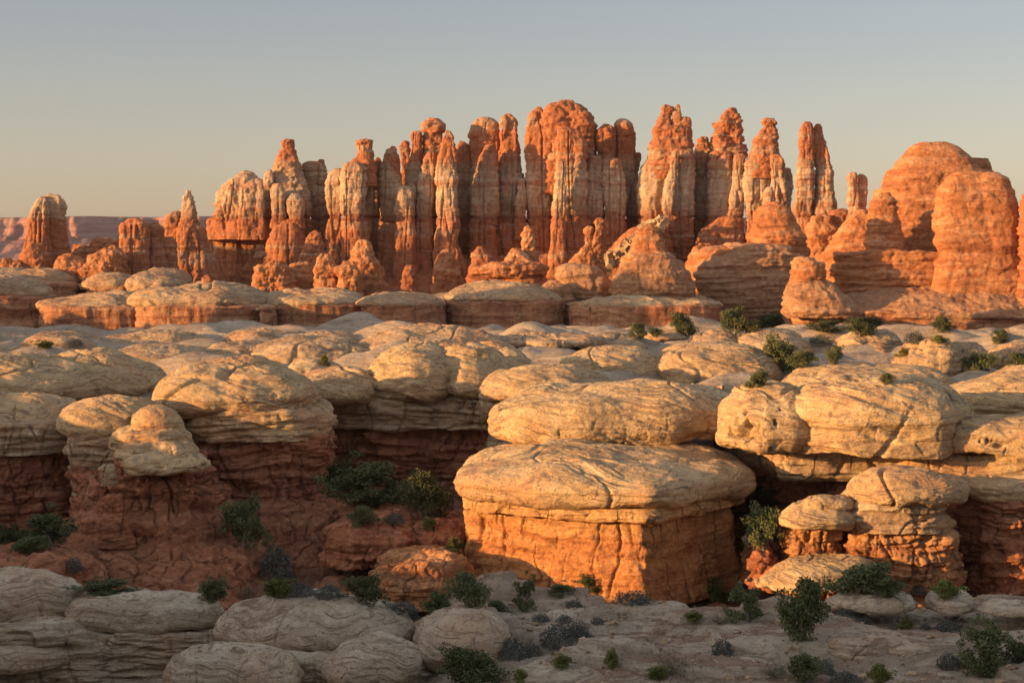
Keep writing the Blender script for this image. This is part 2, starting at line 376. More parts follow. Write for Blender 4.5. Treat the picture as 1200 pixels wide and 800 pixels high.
NV = [0]
def shell(part, U, R, ds, soft, mat, style, S, seed, parent, amp=1.0, tilt=(0, 0), pits=()):
    D = dense(R, ds, soft)
    am, bm = D[:, 3].max(), D[:, 4].max()
    u = resample(U, am, bm, ds)
    m, n = len(u), len(D)
    X = D[:, 1:2]+D[:, 3:4]*u[None, :, 0]; Y = D[:, 2:3]+D[:, 4:5]*u[None, :, 1]
    Z = np.repeat(D[:, 0:1], m, 1)
    w = np.maximum(D[:, 3:4]/max(am, 1e-6), 0)
    Z = Z+(tilt[0]*(X-D[:, 1:2].mean())+tilt[1]*(Y-D[:, 2:3].mean()))*sstep(D[0, 0], D[0, 0]+.25*(D[-1, 0]-D[0, 0]), Z)
    P = np.stack([X, Y, Z], -1).astype(np.float32)
    for it in range(2):
        du = np.roll(P, -1, 1)-np.roll(P, 1, 1)
        dv = np.gradient(P, axis=0)
        N = np.cross(du, dv); N /= np.maximum(np.linalg.norm(N, axis=-1, keepdims=True), 1e-6)
        if it == 0:
            # fade where the rings close up so that the summit does not pucker
            fade = np.clip(D[:, 3:4]/(.10*am+.15), 0, 1)[:, :, None]*1.0
            top = P[-1].mean(0)
            N = N*fade+np.array([0, 0, 1.0])*(1-fade)
            N /= np.maximum(np.linalg.norm(N, axis=-1, keepdims=True), 1e-6)
            d = disp(P.reshape(-1, 3), N.reshape(-1, 3), style, S, seed).reshape(n, m)*amp
            lim = np.minimum(D[:, 3:4], D[:, 4:5])*.42+.05*S  # never eat through a thin column
            d = np.clip(d, -lim, lim)
            d[-3:] = d[-3:].mean()
            for ppx, ppy, pr, pdp in pits:              # hollows weathered into the near face
                qx = 600+P[..., 0]*F/P[..., 1]; qy = HY+(ZC-P[..., 2])*F/P[..., 1]
                k = np.argmin((qx-ppx)**2+(qy-ppy)**2+1e6*(N[..., 1] > -.05)); c = P.reshape(-1, 3)[k]
                rr = np.sqrt((((P-c)/[pr[0], max(pr), pr[1]])**2).sum(-1))*(1+.8*fbm(P[..., 0]/1.3, P[..., 1]/1.3, P[..., 2]/1.3, 3, seed+60)); d = d-pdp*(1-sstep(.45, 1.0, rr))
            P = P+N*d[..., None]
    P[-1] = P[-1].mean(0)
    V = P.reshape(-1, 3)
    i = np.arange(n-1)[:, None]*m; k = np.arange(m)[None]; k2 = (k+1) % m
    Q = np.stack([i+k, i+k2, i+m+k2, i+m+k], -1).reshape(-1, 4)
    NV[0] += len(V)
    loc = tuple(parent.location) if parent is not None else (0, 0, 0)
    return mesh_obj(part, V, Q, mat, parent, loc)

def Zof(py, Y): return ZC-(py-HY)*Y/F
def Xof(px, Y): return (px-600)*Y/F
def dome_rows(z0, z1, cx, cy, a, b, under=.86, e=2.3, edge=.22, k=14):
    """a weathered pillow: undercut foot, bulging edge, rounded top"""
    h = z1-z0; R = [(z0-.02*h, cx, cy, a*under, b*under), (z0+edge*.25*h, cx, cy, a*(under+.75*(1-under)), b*(under+.75*(1-under))), (z0+edge*h, cx, cy, a, b)]
    for i in range(1, k+1):
        t = math.sin(i/k*math.pi/2); s = max(1-t**e, 0)**(1/e)
        R.append((z0+edge*h+(1-edge)*h*t, cx, cy, a*s, b*s))
    return R
_seed = [0]
def add(parent, kind, part, mat, style, Yf, spec, **o):
    """kind 'col': spec rows (py, xl, xr) from the top down, Yf = axis distance
       kind 'pil': spec (xl, xr, ytop, yfb, zb, b) - the pillow's front foot lies at row yfb and height zb
       kind 'wall': rows (py, xl, xr[, Yfront]) from the top down, o['b'] = depth
       kind 'poly': spec [(px, Y)...] counter-clockwise from above, o['prof'] = [(z, scale)...] from the bottom up"""
    _seed[0] += 1; seed = o.get('seed', _seed[0]*1.7); n = o.get('n', 2.5); S = o.get('S', 1.0)
    U = outline(n); tilt = o.get('tilt', (0, 0)); soft = o.get('soft', .35*S)
    if kind == 'col':
        dr = o.get('dr', .8); R = []
        c0 = o.get('dy', 0)
        for py, xl, xr in spec[::-1]:
            a = (xr-xl)/2*Yf/F; R.append([Zof(py, Yf), Xof((xl+xr)/2, Yf), Yf+c0, a, max(a*dr, o.get('bmin', 0))])
        zb = o.get('zb')
        if zb is not None and zb < R[0][0]: R = [[zb, *R[0][1:3], R[0][3]*1.08, R[0][4]*1.08]]+R
        T = R[-1]; ht = o.get('cap', .5)*min(T[3], T[4]); z1 = T[0]
        T = R.pop(); base = [z1-ht, *T[1:]]
        while R and R[-1][0] > z1-ht: R.pop()
        R.append(base)
        for i in range(1, 7):
            t = math.sin(i/6*math.pi/2); s = max(1-t**2.6, 0)**(1/2.6)
            R.append([z1-ht+ht*t, T[1], T[2], T[3]*s, T[4]*s])
        ds = o.get('ds', 1.15)*Yf/1911
    elif kind == 'pil':
        xl, xr, yt, yfb, zb, b = spec
        Yf = (ZC-zb)*F/(yfb-HY); Yc = Yf+b
        th = np.arctan2(U[:, 1], U[:, 0]); w = 1+o.get('wob', .075)*(perlin(np.cos(th)*1.1, np.sin(th)*1.1, th*0, seed+20)+.5*perlin(np.cos(th)*2.6, np.sin(th)*2.6, th*0, seed+21))
        U = U*w[:, None]; U = U/[np.abs(U[:, 0]).max(), np.abs(U[:, 1]).max()]
        R = dome_rows(zb, Zof(yt, Yc), Xof((xl+xr)/2, Yc), Yc, (xr-xl)/2*Yc/F, b, o.get('under', .86), o.get('e', 2.3), o.get('edge', .22))
        ds = o.get('ds', 1.1)*Yf/1911
    elif kind == 'wall':
        b = o['b']; rows = [(r if len(r) == 4 else (*r, Yf)) for r in spec]; Yb = rows[0][3]+2*b; R = []
        for py, xl, xr, yf in rows[::-1]:
            bb = (Yb-yf)/2; ym = yf+.5*bb
            R.append([Zof(py, yf), Xof((xl+xr)/2, ym), yf+bb, (xr-xl)/2*ym/F, bb])
        if o.get('zb') is not None and o['zb'] < R[0][0]: R = [[o['zb'], *R[0][1:]]]+R
        T = R[-1]; R += [[T[0]+.3, T[1], T[2], T[3]*.93, T[4]*.93], [T[0]+.4, T[1], T[2], 0, 0]]
        U = outline(o.get('n', 4)); ds = o.get('ds', 1.1)*Yf/1911
    elif kind == 'poly':
        P = np.array([(Xof(px, Y), Y) for px, Y in spec]); c = P.mean(0)
        U = outline(poly=P-c, soft=o.get('round', 1.2)); R = [[z, *c, s, s] for z, s in o['prof']]
        Yf = P[:, 1].min(); ds = o.get('ds', 1.1)*Yf/1911
        # arc length must see real size
        g = np.abs(U).max(); U = U/g; R = [[z, cx, cy, s*g, s2*g] for z, cx, cy, s, s2 in R]
    ob = shell(part, U, R, ds, soft, M[mat] if isinstance(mat, str) else mat, style, S, seed, parent, o.get('amp', 1.0), tilt, o.get('pits', ()))
    if 'label' in o: ob['label'] = o['label']
    return ob
def rock(name, label, cat, group, base, parts):
    """one rock = one Empty at its foot, one mesh per part"""
    e = empty(name, (Xof(base[0], base[1]), base[1], base[2]))
    tag(e, label, cat, group)
    for p in parts:
        add(e, *p[:-1], **p[-1]) if isinstance(p[-1], dict) else add(e, *p)
    return e

# ------------------------------------------------------------------ the ground: one sheet out to the horizon
def canyon_edge(px):       # distance at which the canyon floor gives way to the slickrock plateau
    return np.interp(px, [-900, 150, 372, 400, 545, 600, 830, 905, 1010, 1900], [222, 219, 224, 246, 246, 214, 210, 206, 196, 194])
def ground_z(X, Y, detail=True):
    px = 600+X*F/np.maximum(Y, 20)
    # foreground bench
    bil = np.abs(fbm(X/15, Y/10, None, 3, 31, .45))
    bench = 5.7+2.7*bil+1.0*perlin(X/30, Y/22, None, 33)+.012*X
    if detail: 
        st = .62; q = bench/st+.45*perlin(X/7, Y/7, None, 37); bench = st*(np.floor(q)+sstep(.42, .68, q-np.floor(q)))*.92+bench*.08
    bench = bench-.9-2.6*sstep(530, 440, px)*sstep(146, 136, Y)
    be = 141+3.0*perlin(X/14, Y*0, None, 35)-5*sstep(-5, -30, X)
    fl = np.interp(Y, [150, 165, 185, 205, 235, 260], [-3, -3, -2.2, 0, 4.2, 6.0])+1.6*np.abs(fbm(X/7, Y/7, None, 4, 41, .55))+.5*np.tanh(3*fbm(X/9, Y/5, None, 3, 42))-.6
    qf = fl/.8+.6*perlin(X/6, Y/6, None, 38); fl = .8*(np.floor(qf)+sstep(.3, .7, qf-np.floor(qf)))*.8+fl*.2
    z = bench*(1-sstep(be, be+9, Y))+fl*sstep(be, be+9, Y)
    pl = np.interp(Y, [190, 218, 230, 250, 330, 400, 420, 452, 464, 478, 540, 640, 1200, 20000], [11.6, 12.3, 13.2, 14.1, 14.5, 14.3, 13.8, 14.2, 18.5, 21.5, 20, 2, -6, -10])
    bl = np.abs(fbm(X/24, Y/17, None, 3, 43, .4))*sstep(200, 260, Y)*(1-sstep(395, 430, Y))
    pl = pl+5.2*bl-.9+.5*fbm(X/12, Y/9, None, 3, 45)*np.interp(Y, [190, 430, 700, 2000], [1, 1.6, 4, 10])
    ce = canyon_edge(px); k = sstep(ce-1.5, ce+3.5, Y)
    z = z*(1-k)+pl*k
    if detail: z = z+.10*fbm(X/1.6, Y/1.6, None, 3, 47)
    return z
def build_ground():
    Ys = [58.0]
    while Ys[-1] < 6900:
        y = Ys[-1]; Ys.append(y*(1+(.0022 if 100 < y < 262 else .0035 if y < 480 else .02)))
    Ys = np.array(Ys)
    u = np.concatenate([-np.geomspace(1.15, .33, 46)[:-1], np.linspace(-.33, .33, 760), np.geomspace(.33, 1.15, 46)[1:]])
    Y = np.repeat(Ys[:, None], len(u), 1); X = Y*u[None]
    Z = np.concatenate([ground_z(X[i:i+80].ravel(), Y[i:i+80].ravel()).reshape(-1, len(u)) for i in range(0, len(Ys), 80)])
    Zr = Z
    n, m = X.shape; V = np.stack([X, Y, Zr], -1).reshape(-1, 3)
    i = np.arange(n-1)[:, None]*m; k = np.arange(m-1)[None]
    Q = np.stack([i+k, i+k+1, i+m+k+1, i+m+k], -1).reshape(-1, 4)
    t = NT('desert_ground'); p = t.pos(); s = t.new('ShaderNodeSeparateXYZ'); t.l.new(p, s.inputs[0])
    q = t.warp(p, .12, 5)
    bed = t.noise(t.map(q, (.10, .13, 1.6), (.2, .15, 0)), 1.0, 6, .62, .4)
    rockc = t.ramp(bed, [(.32, (.24, .165, .11)), (.48, (.37, .275, .195)), (.66, (.50, .39, .28))])
    sp = t.noise(p, 1.7, 7, .7)
    rockc = t.mix(t.rng(sp, .54, .66, 0, .6), rockc, (.15, .115, .09))
    soil = t.ramp(t.noise(p, .9, 6, .7), [(.3, (.20, .10, .062)), (.7, (.35, .21, .135))])
    soil = t.mix(t.rng(t.noise(p, 5, 3, .6), .56, .62, 0, .7), soil, (.10, .085, .06))
    redr = t.ramp(bed, [(.32, (.17, .065, .038)), (.5, (.30, .12, .065)), (.66, (.42, .20, .11))])
    redr = t.mix(t.rng(t.noise(p, .45, 5, .65), .52, .58), redr, soil)
    nz = t.new('ShaderNodeSeparateXYZ'); t.l.new(t.new('ShaderNodeNewGeometry').outputs['True Normal'], nz.inputs[0])
    msk = t.rng(t.math('ADD', t.noise(t.map(p, (1, 1.6, 1)), .13, 6, .65), t.rng(nz.outputs[2], .93, .995, -.08, .04)), .53, .58)
    floor_ = t.math('MULTIPLY', t.rng(s.outputs[1], 138, 150), t.math('SUBTRACT', 1.0, t.rng(s.outputs[2], 6.5, 9.5)))
    col = t.mix(t.math('MULTIPLY', msk, t.rng(s.outputs[1], 260, 200, .25, .9)), rockc, soil)
    col = t.mix(floor_, col, redr)
    fn = t.noise(p, 8, 4, .7); col = t.mix(.6, col, t.ramp(fn, [(.3, (.55, .55, .55)), (.7, (1.3, 1.3, 1.3))]), 'MULTIPLY')
    n_ = t.bump(bed, .5); n_ = t.bump(sp, .22, .9, n_); n_ = t.bump(fn, .08, .9, n_)
    o = mesh_obj('ground', V, Q, t.done(col, n_)); tag(o, kind='structure')
    return o

def build_far_mesa():
    """the long cliff-walled mesa on the skyline"""
    x = np.linspace(-3600, 3600, 1100); s = np.linspace(0, 1, 120)
    ridge = 130+4*perlin(x/900, x*0, None, 61)+1.2*perlin(x/80, x*0, None, 62)
    X = np.repeat(x[None], len(s), 0); Sx = np.repeat(s[:, None], len(x), 1)
    g = fbm(X/330, Sx*.4, None, 5, 63, .6)*150+np.abs(fbm(X/120, Sx*1.2, None, 3, 66))*60
    prof_z = np.interp(s, [0, .35, .62, .80, .97, 1], [-25, 22, 58, 70, 126, 130])
    prof_y = np.interp(s, [0, .35, .62, .80, .97, 1], [-900, -420, -150, -100, -30, 160])
    Z = prof_z[:, None]*(ridge[None]/130)+fbm(X/60, Sx*6, None, 4, 64)*6*np.minimum(1, (1-Sx)*8)
    Yv = 6000+prof_y[:, None]+g*np.clip(1.15-Sx*.3, 0, 1)
    V = np.stack([X, Yv, Z], -1).reshape(-1, 3); n, m = X.shape
    i = np.arange(n-1)[:, None]*m; k = np.arange(m-1)[None]
    Q = np.stack([i+k, i+k+1, i+m+k+1, i+m+k], -1).reshape(-1, 4)
    t = NT('far_mesa_sandstone'); p = t.pos()
    b = t.noise(t.map(p, (.002, .002, .06)), 1, 5, .6); c = t.ramp(b, [(.35, (.17, .075, .06)), (.65, (.32, .16, .12))])
    c = t.mix(t.rng(t.noise(p, .015, 5, .6), .5, .62, 0, .5), c, (.16, .11, .08))
    tag(mesh_obj('far_mesa', V, Q, t.done(c, t.bump(t.noise(p, .03, 5, .6), 12))), kind='structure')

def build_shadow_ridge():
    """unseen ridge added west of the canyon, crest shaped to shade canyon and bench"""
    perp = np.array([-SUN_H[1], SUN_H[0]]); tl = math.tan(SUN_EL)
    u = np.linspace(-60, -620, 520); dr = np.interp(u, [-620, -520, -250, -180, -60], [-75, -60, -30, -26, -24])
    R = np.interp(u, [-620, -500, -487, -482, -461, -456, -447, -432, -427, -402, -397, -385, -374, -368, -350, -300, -230, -212, -202, -192, -184, -176, -171, -153, -146, -137, -126, -112, -60],
                  [44, 47, 46, 26, 25, 25, 25, 25, 23, 23, 42, 48, 44, 24, 21, 20, 18.6, 17.2, 16.3, 15.6, 14.5, 11.5, 8.5, 8.5, 11, 14.5, 19.5, 22.5, 25])  # crest heights of the added ridge, set by where shade should fall
    R = R+np.where(u < -340, 4.0, .5)*fbm(u/7, u*0, None, 4, 71)
    zt = R-dr*tl
    w = np.linspace(-30, 30, 50); Uu = np.repeat(u[:, None], len(w), 1); W = np.repeat(w[None], len(u), 0)
    prof = 1/(1+np.exp((np.abs(W)-13-2*perlin(Uu/9, W/9, None, 73))/1.6))
    base = 2.0
    Z = base-6+(zt[:, None]-base+6)*np.clip(prof*1.02, 0, 1)+.15*fbm(Uu/3, W/3, None, 3, 74)*prof
    dd = dr[:, None]+W
    # position = u*perp - d*sun_h  (d grows away from the sun)
    X = Uu*perp[0]*1.0+dd*(-SUN_H[0]); Yv = Uu*perp[1]+dd*(-SUN_H[1])
    V = np.stack([X, Yv, Z], -1).reshape(-1, 3); n, m = X.shape
    i = np.arange(n-1)[:, None]*m; k = np.arange(m-1)[None]
    Q = np.stack([i+k, i+k+1, i+m+k+1, i+m+k], -1).reshape(-1, 4)
    tag(mesh_obj('added_shadow_ridge', V, Q, M['creamfar']), kind='structure')

def build_haze():
    x0, x1, y0, y1, z0, z1 = -8300, 8300, -260, 7200, -61, 175
    V = [(x, y, z) for x in (x0, x1) for y in (y0, y1) for z in (z0, z1)]
    Q = [(0, 1, 3, 2), (4, 6, 7, 5), (0, 4, 5, 1), (2, 3, 7, 6), (0, 2, 6, 4), (1, 5, 7, 3)]
    m = bpy.data.materials.new('air'); m.use_nodes = True; n = m.node_tree.nodes; n.remove(n['Principled BSDF'])
    v = n.new('ShaderNodeVolumePrincipled'); v.inputs['Density'].default_value = 1.6e-5
    v.inputs['Color'].default_value = (.72, .76, .90, 1); v.inputs['Anisotropy'].default_value = .2
    m.node_tree.links.new(v.outputs[0], n['Material Output'].inputs['Volume'])
    tag(mesh_obj('haze', V, Q, m, smooth=False), kind='stuff')

# ------------------------------------------------------------------ the rocks, near to far
def build_rocks():
    # ---- foreground boulders, in shade, weathered grey
    def fr(label, xl, xr, yt, yfb, zb, b, extra=(), **o):
        Yf = (ZC-zb)*F/(yfb-HY); o.setdefault('e', 2.5); o.setdefault('S', .6); o.setdefault('under', .72); o.setdefault('n', 2.3)
        rock('boulder', label, 'boulder', 'rounded grey boulders on the near bench', ((xl+xr)/2, Yf+b, zb),
             [('pil', 'dome', 'grey', 'smooth', 0, (xl, xr, yt, yfb, zb, b), o)]+list(extra))
    g = 'grey'
    fr('rounded grey boulder cut off by the left edge above the dark layered ledge', -75, 106, 668, 738, 5.6, 4.2, tilt=(-.02, 0))
    fr('long low grey pillow boulder resting on thin broken slabs at the left', 74, 263, 692, 748, 5.4, 3.6, e=2.8,
       extra=[('wall', 'layered_foot', g, 'neck', 130.3, [(748, 92, 256), (757, 88, 262), (772, 94, 258), (795, 110, 240)], {'b': 2.6, 'n': 3, 'S': .55, 'zb': 2})])
    fr('broad flat grey boulder with a dark undercut right end', 248, 488, 697, 772, 5.3, 5.2, e=2.6, tilt=(-.03, 0))
    fr('egg shaped grey boulder leaning against the broad flat one', 380, 494, 743, 812, 4.6, 3.0, e=2.0, under=.7, tilt=(.05, 0))
    fr('low banded grey boulder at the bottom edge left of the egg shaped one', 188, 358, 753, 822, 4.2, 3.4, e=2.0)
    fr('smooth grey dome with a curved crack beside the juniper at the bottom centre', 484, 600, 711, 792, 4.5, 4.6, e=2.3)
    fr('small grey boulder wedged behind the broad flat boulder', 370, 452, 700, 727, 6.0, 2.5)
    fr('low grey hump half buried at the bottom edge under the twiggy dead bush', 585, 760, 776, 822, 4.6, 4.5, under=.95, e=2.0)
    fr('pale hump of slickrock behind the two round sage bushes at the right', 968, 1078, 692, 720, 6.2, 3.0, under=.92, e=2.2)
    fr('pale two humped boulder beside the bushy juniper near the right wall', 1085, 1142, 695, 720, 6.2, 2.2, under=.9)
    fr('flat grey slab tilted to the right near the large right juniper', 1015, 1105, 744, 776, 5.6, 3.0, under=.96, e=3.5, tilt=(-.08, -.05))
    fr('flat brown grey slab left of the tilted slab', 962, 1040, 742, 776, 5.6, 2.6, under=.96, e=3.5, tilt=(.03, -.05))
    fr('long low swell of grey rock at the bottom edge right of centre', 800, 925, 772, 815, 4.8, 4.0, under=.97, e=2.0)
    fr('narrow pale slab lying along the edge of the bench under the right pillars', 1140, 1260, 708, 722, 6.6, 2.2, under=.95, e=2.6)
    rock('layered_ledge', 'dark thin bedded ledge in the bottom left corner below the boulders', 'rock ledge', None, (40, 118, 2),
         [('wall', 'ledge', g, 'neck', 129, [(740, -90, 96), (748, -95, 120), (775, -100, 135), (815, -110, 150)], {'b': 4, 'S': .8, 'n': 3.5, 'amp': 1.3, 'zb': 1.0}),
          ('pil', 'slab', g, 'cream', 0, (-60, 90, 750, 790, 3.6, 3.0), {'S': .5, 'e': 3, 'under': .95})])
    rock('bedrock_lip', 'rough undercut rim of grey rock below the boulders at the bottom left', 'rock ledge', None, (350, 118, 3),
         [('wall', 'ledge', g, 'neck', 122, [(778, 240, 500), (795, 225, 510), (830, 210, 520)], {'b': 4, 'S': .7, 'n': 3.0, 'amp': 1.2, 'zb': 1.0})])

    # ---- the big lit block
    cap = [(529, 183), (640, 177), (768, 172.6), (886, 187), (862, 206), (700, 213), (585, 208), (545, 197)]
    wal = [(540, 185.0), (640, 179.2), (757, 174.6), (866, 188), (850, 206), (700, 212), (590, 208), (550, 197)]
    rock('sandstone_block', 'large sunlit orange block with overhanging cream cap right of centre, its right face in shade', 'sandstone block', None, (700, 190, 0),
         [('poly', 'cap_rock', 'cream', 'cream', 0, cap, {'prof': [(7.7, .90), (8.1, .965), (8.7, 1.0), (9.6, 1.0), (10.2, .965), (10.8, .85), (11.5, .64), (12.1, .38), (12.4, .15), (12.4, 0)], 'S': 1.0, 'round': 1.7, 'seed': 23, 'soft': .22, 'amp': .8}),
          ('poly', 'under_ledge', 'block', 'neck', 0, cap, {'prof': [(6.6, .89), (6.8, .93), (7.4, .945), (7.8, .93), (8.1, .90)], 'S': .8, 'round': 1.6, 'soft': .12}),
          ('poly', 'wall', 'block', 'face', 0, wal, {'prof': [(-1.5, 1.02), (0, 1.0), (2.5, .975), (5, .96), (6.9, .955), (7.6, .95)], 'S': .85, 'round': .6, 'amp': .75})])
    # ---- right hand pillars
    rock('balanced_rock', 'mushroom pillar with a wide lit cap, taller of the pair right of the block', 'rock pillar', 'sunlit capped pillars', (1060, 178, 0),
         [('pil', 'cap_rock', 'cream', 'cream', 0, (986, 1134, 544, 598, 8.3, 5.4), {'e': 1.75, 'under': .80, 'edge': .30, 'S': .75, 'amp': 1.15, 'wob': .07, 'seed': 61}),
          ('wall', 'neck', 'neck', 'neck', 174, [(586, 998, 1112), (597, 990, 1112), (612, 988, 1108), (626, 1000, 1106)], {'b': 4.6, 'S': .7, 'n': 3}),
          ('wall', 'wall', 'red', 'red', 174.5, [(618, 994, 1120), (650, 990, 1124), (675, 992, 1128), (705, 990, 1130)], {'b': 5.0, 'S': .8, 'zb': -1, 'n': 3, 'amp': 1.1})])
    rock('balanced_rock', 'small mushroom pillar with a flat tilted cap, shorter of the pair by the block', 'rock pillar', 'sunlit capped pillars', (955, 179, 0),
         [('pil', 'cap_rock', 'cream', 'cream', 0, (911, 1001, 584, 624, 6.2, 3.7), {'e': 1.75, 'under': .78, 'S': .5, 'amp': .9, 'wob': .04, 'tilt': (.10, 0)}),
          ('pil', 'upper_slab', 'cream', 'cream', 0, (938, 1002, 580, 600, 7.9, 2.0), {'e': 3, 'under': .9, 'S': .4}),
          ('wall', 'wall', 'red', 'red', 176.5, [(608, 922, 992), (630, 919, 990), (655, 922, 990), (672, 922, 992)], {'b': 2.9, 'S': .6, 'zb': -1, 'n': 3, 'amp': 1.1})])
    rock('tilted_slab', 'smooth sunlit tongue of pale rock at the foot of the small mushroom pillar', 'rock slab', None, (950, 168, 1),
         [('pil', 'slab', 'cream', 'cream', 0, (884, 1030, 655, 694, 1.6, 5.0), {'e': 2.2, 'under': .95, 'S': .6, 'tilt': (.10, 0)})])
    rock('canyon_wall', 'shaded dark red cliff at the right edge behind the tall mushroom pillar', 'cliff', None, (1180, 190, 0),
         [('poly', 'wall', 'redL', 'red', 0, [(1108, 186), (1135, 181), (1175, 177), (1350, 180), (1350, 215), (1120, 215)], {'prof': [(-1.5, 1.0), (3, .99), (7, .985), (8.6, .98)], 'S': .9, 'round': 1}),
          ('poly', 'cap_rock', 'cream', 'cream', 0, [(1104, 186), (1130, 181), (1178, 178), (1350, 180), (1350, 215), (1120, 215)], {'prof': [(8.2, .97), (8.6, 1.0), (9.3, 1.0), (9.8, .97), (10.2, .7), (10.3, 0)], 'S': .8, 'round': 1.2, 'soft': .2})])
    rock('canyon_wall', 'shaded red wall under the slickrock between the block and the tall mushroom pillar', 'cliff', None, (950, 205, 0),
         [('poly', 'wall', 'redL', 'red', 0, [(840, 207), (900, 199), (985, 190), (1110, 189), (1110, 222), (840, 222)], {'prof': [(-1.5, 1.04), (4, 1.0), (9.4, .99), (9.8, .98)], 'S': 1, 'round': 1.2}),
          ('poly', 'rim_ledge', 'neck', 'neck', 0, [(838, 206), (905, 196.5), (915, 188.6), (1060, 188.2), (1130, 189), (1130, 222), (838, 222)], {'prof': [(8.9, .93), (9.3, .975), (10.4, .99), (11.4, 1.0), (12.1, .99), (12.3, .6), (12.3, 0)], 'S': 1.0, 'round': 1.0, 'soft': .15})])
    rock('slickrock_shelf', 'stepped sunlit shelf of cream rock at the right edge above the cliff', 'rock shelf', None, (1160, 195, 8),
         [('poly', 'shelf', 'cream', 'neck', 0, [(1030, 193), (1060, 186), (1200, 183.5), (1350, 184), (1350, 215), (1030, 215)], {'prof': [(8, 1), (10.2, 1.0), (10.6, .98), (11.6, .965), (12.0, .95), (12.2, .6), (12.2, 0)], 'S': .9, 'round': 1.2, 'soft': .2})])
    # ---- left buttes
    rock('butte', 'crumbling dark red butte at the left topped by cream slabs and a boulder', 'butte', None, (185, 190, 0),
         [('pil', 'cap_rock', 'cream', 'cream', 0, (67, 198, 464, 513, 12.2, 6.0), {'e': 1.85, 'under': .8, 'S': .8}),
          ('pil', 'top_boulder', 'cream', 'cream', 0, (150, 216, 474, 511, 12.9, 2.9), {'e': 2.0, 'under': .85, 'n': 2.4, 'amp': .9, 'S': .6, 'seed': 44}),
          ('wall', 'neck', 'neck', 'neck', 199, [(508, 78, 200), (530, 72, 196), (560, 82, 190)], {'b': 5, 'S': .8, 'zb': 5, 'n': 3}),
          ('pil', 'slab_stack', 'cream', 'neck', 0, (130, 232, 500, 532, 11.3, 3.8), {'e': 3.2, 'under': .9, 'S': .8, 'amp': 1.2, 'wob': .15}),
          ('pil', 'slab_stack', 'cream', 'neck', 0, (136, 236, 514, 545, 10.4, 3.8), {'e': 2.8, 'under': .9, 'S': .8, 'amp': 1.2, 'wob': .15}),
          ('pil', 'slab_stack', 'cream', 'neck', 0, (140, 246, 527, 557, 9.6, 4.3), {'e': 2.6, 'under': .9, 'S': .8, 'amp': 1.2, 'wob': .12}),
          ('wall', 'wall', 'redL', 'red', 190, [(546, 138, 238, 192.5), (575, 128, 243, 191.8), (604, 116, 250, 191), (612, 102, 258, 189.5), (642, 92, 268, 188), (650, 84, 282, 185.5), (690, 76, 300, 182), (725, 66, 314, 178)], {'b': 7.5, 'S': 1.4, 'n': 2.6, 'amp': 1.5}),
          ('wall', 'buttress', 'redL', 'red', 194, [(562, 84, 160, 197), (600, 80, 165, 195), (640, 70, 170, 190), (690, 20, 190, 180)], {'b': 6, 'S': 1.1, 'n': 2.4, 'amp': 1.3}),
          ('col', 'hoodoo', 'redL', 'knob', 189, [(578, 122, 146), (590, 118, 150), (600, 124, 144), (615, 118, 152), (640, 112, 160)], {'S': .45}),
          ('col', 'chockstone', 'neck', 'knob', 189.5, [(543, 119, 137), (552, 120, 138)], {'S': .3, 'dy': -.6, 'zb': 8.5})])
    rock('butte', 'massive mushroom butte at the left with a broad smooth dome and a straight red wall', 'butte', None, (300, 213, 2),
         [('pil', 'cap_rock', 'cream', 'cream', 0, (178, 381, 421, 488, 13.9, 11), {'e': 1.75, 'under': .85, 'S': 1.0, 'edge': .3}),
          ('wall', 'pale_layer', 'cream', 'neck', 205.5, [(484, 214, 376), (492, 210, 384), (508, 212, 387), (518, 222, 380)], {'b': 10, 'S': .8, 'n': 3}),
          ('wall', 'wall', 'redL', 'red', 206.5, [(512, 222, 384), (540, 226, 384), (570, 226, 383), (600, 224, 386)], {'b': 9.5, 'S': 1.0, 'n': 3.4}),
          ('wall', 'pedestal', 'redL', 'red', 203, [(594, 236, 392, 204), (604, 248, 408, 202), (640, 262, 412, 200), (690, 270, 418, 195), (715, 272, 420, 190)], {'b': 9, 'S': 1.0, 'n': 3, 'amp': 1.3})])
    rock('butte', 'flat capped ledge cut off by the left edge with red cliffs below', 'butte', None, (30, 215, 4),
         [('pil', 'cap_rock', 'cream', 'cream', 0, (-110, 108, 458, 504, 12.4, 8.5), {'e': 1.8, 'S': .9}),
          ('wall', 'pale_layer', 'neck', 'neck', 203.5, [(499, -110, 92), (512, -112, 98), (530, -112, 96), (534, -110, 90)], {'b': 8, 'S': .8, 'n': 3.5}),
          ('wall', 'wall', 'redL', 'red', 205, [(528, -110, 90), (560, -110, 92), (600, -112, 100)], {'b': 8, 'S': 1.0, 'n': 3.5, 'zb': 1})])
    # ---- back wall of the canyon, its pillows
    rock('canyon_wall', 'long shaded red wall at the back of the canyon left of the block', 'cliff', None, (480, 240, 2),
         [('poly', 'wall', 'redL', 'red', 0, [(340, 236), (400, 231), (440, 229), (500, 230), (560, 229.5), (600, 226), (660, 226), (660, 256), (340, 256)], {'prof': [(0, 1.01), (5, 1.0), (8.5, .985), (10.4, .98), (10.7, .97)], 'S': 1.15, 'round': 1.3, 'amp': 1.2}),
          ('poly', 'pale_layer', 'neck', 'neck', 0, [(335, 236), (380, 229.8), (440, 227.6), (520, 228.4), (600, 225), (660, 224), (660, 256), (335, 256)], {'prof': [(10.1, .96), (10.6, .985), (12, 1.0), (13.2, 1.0), (13.9, .985), (14.1, .6), (14.1, 0)], 'S': 1.25, 'round': 1.1, 'soft': .2, 'amp': 1.2})])
    pl = 'weathered pillows of slickrock on the plateau'
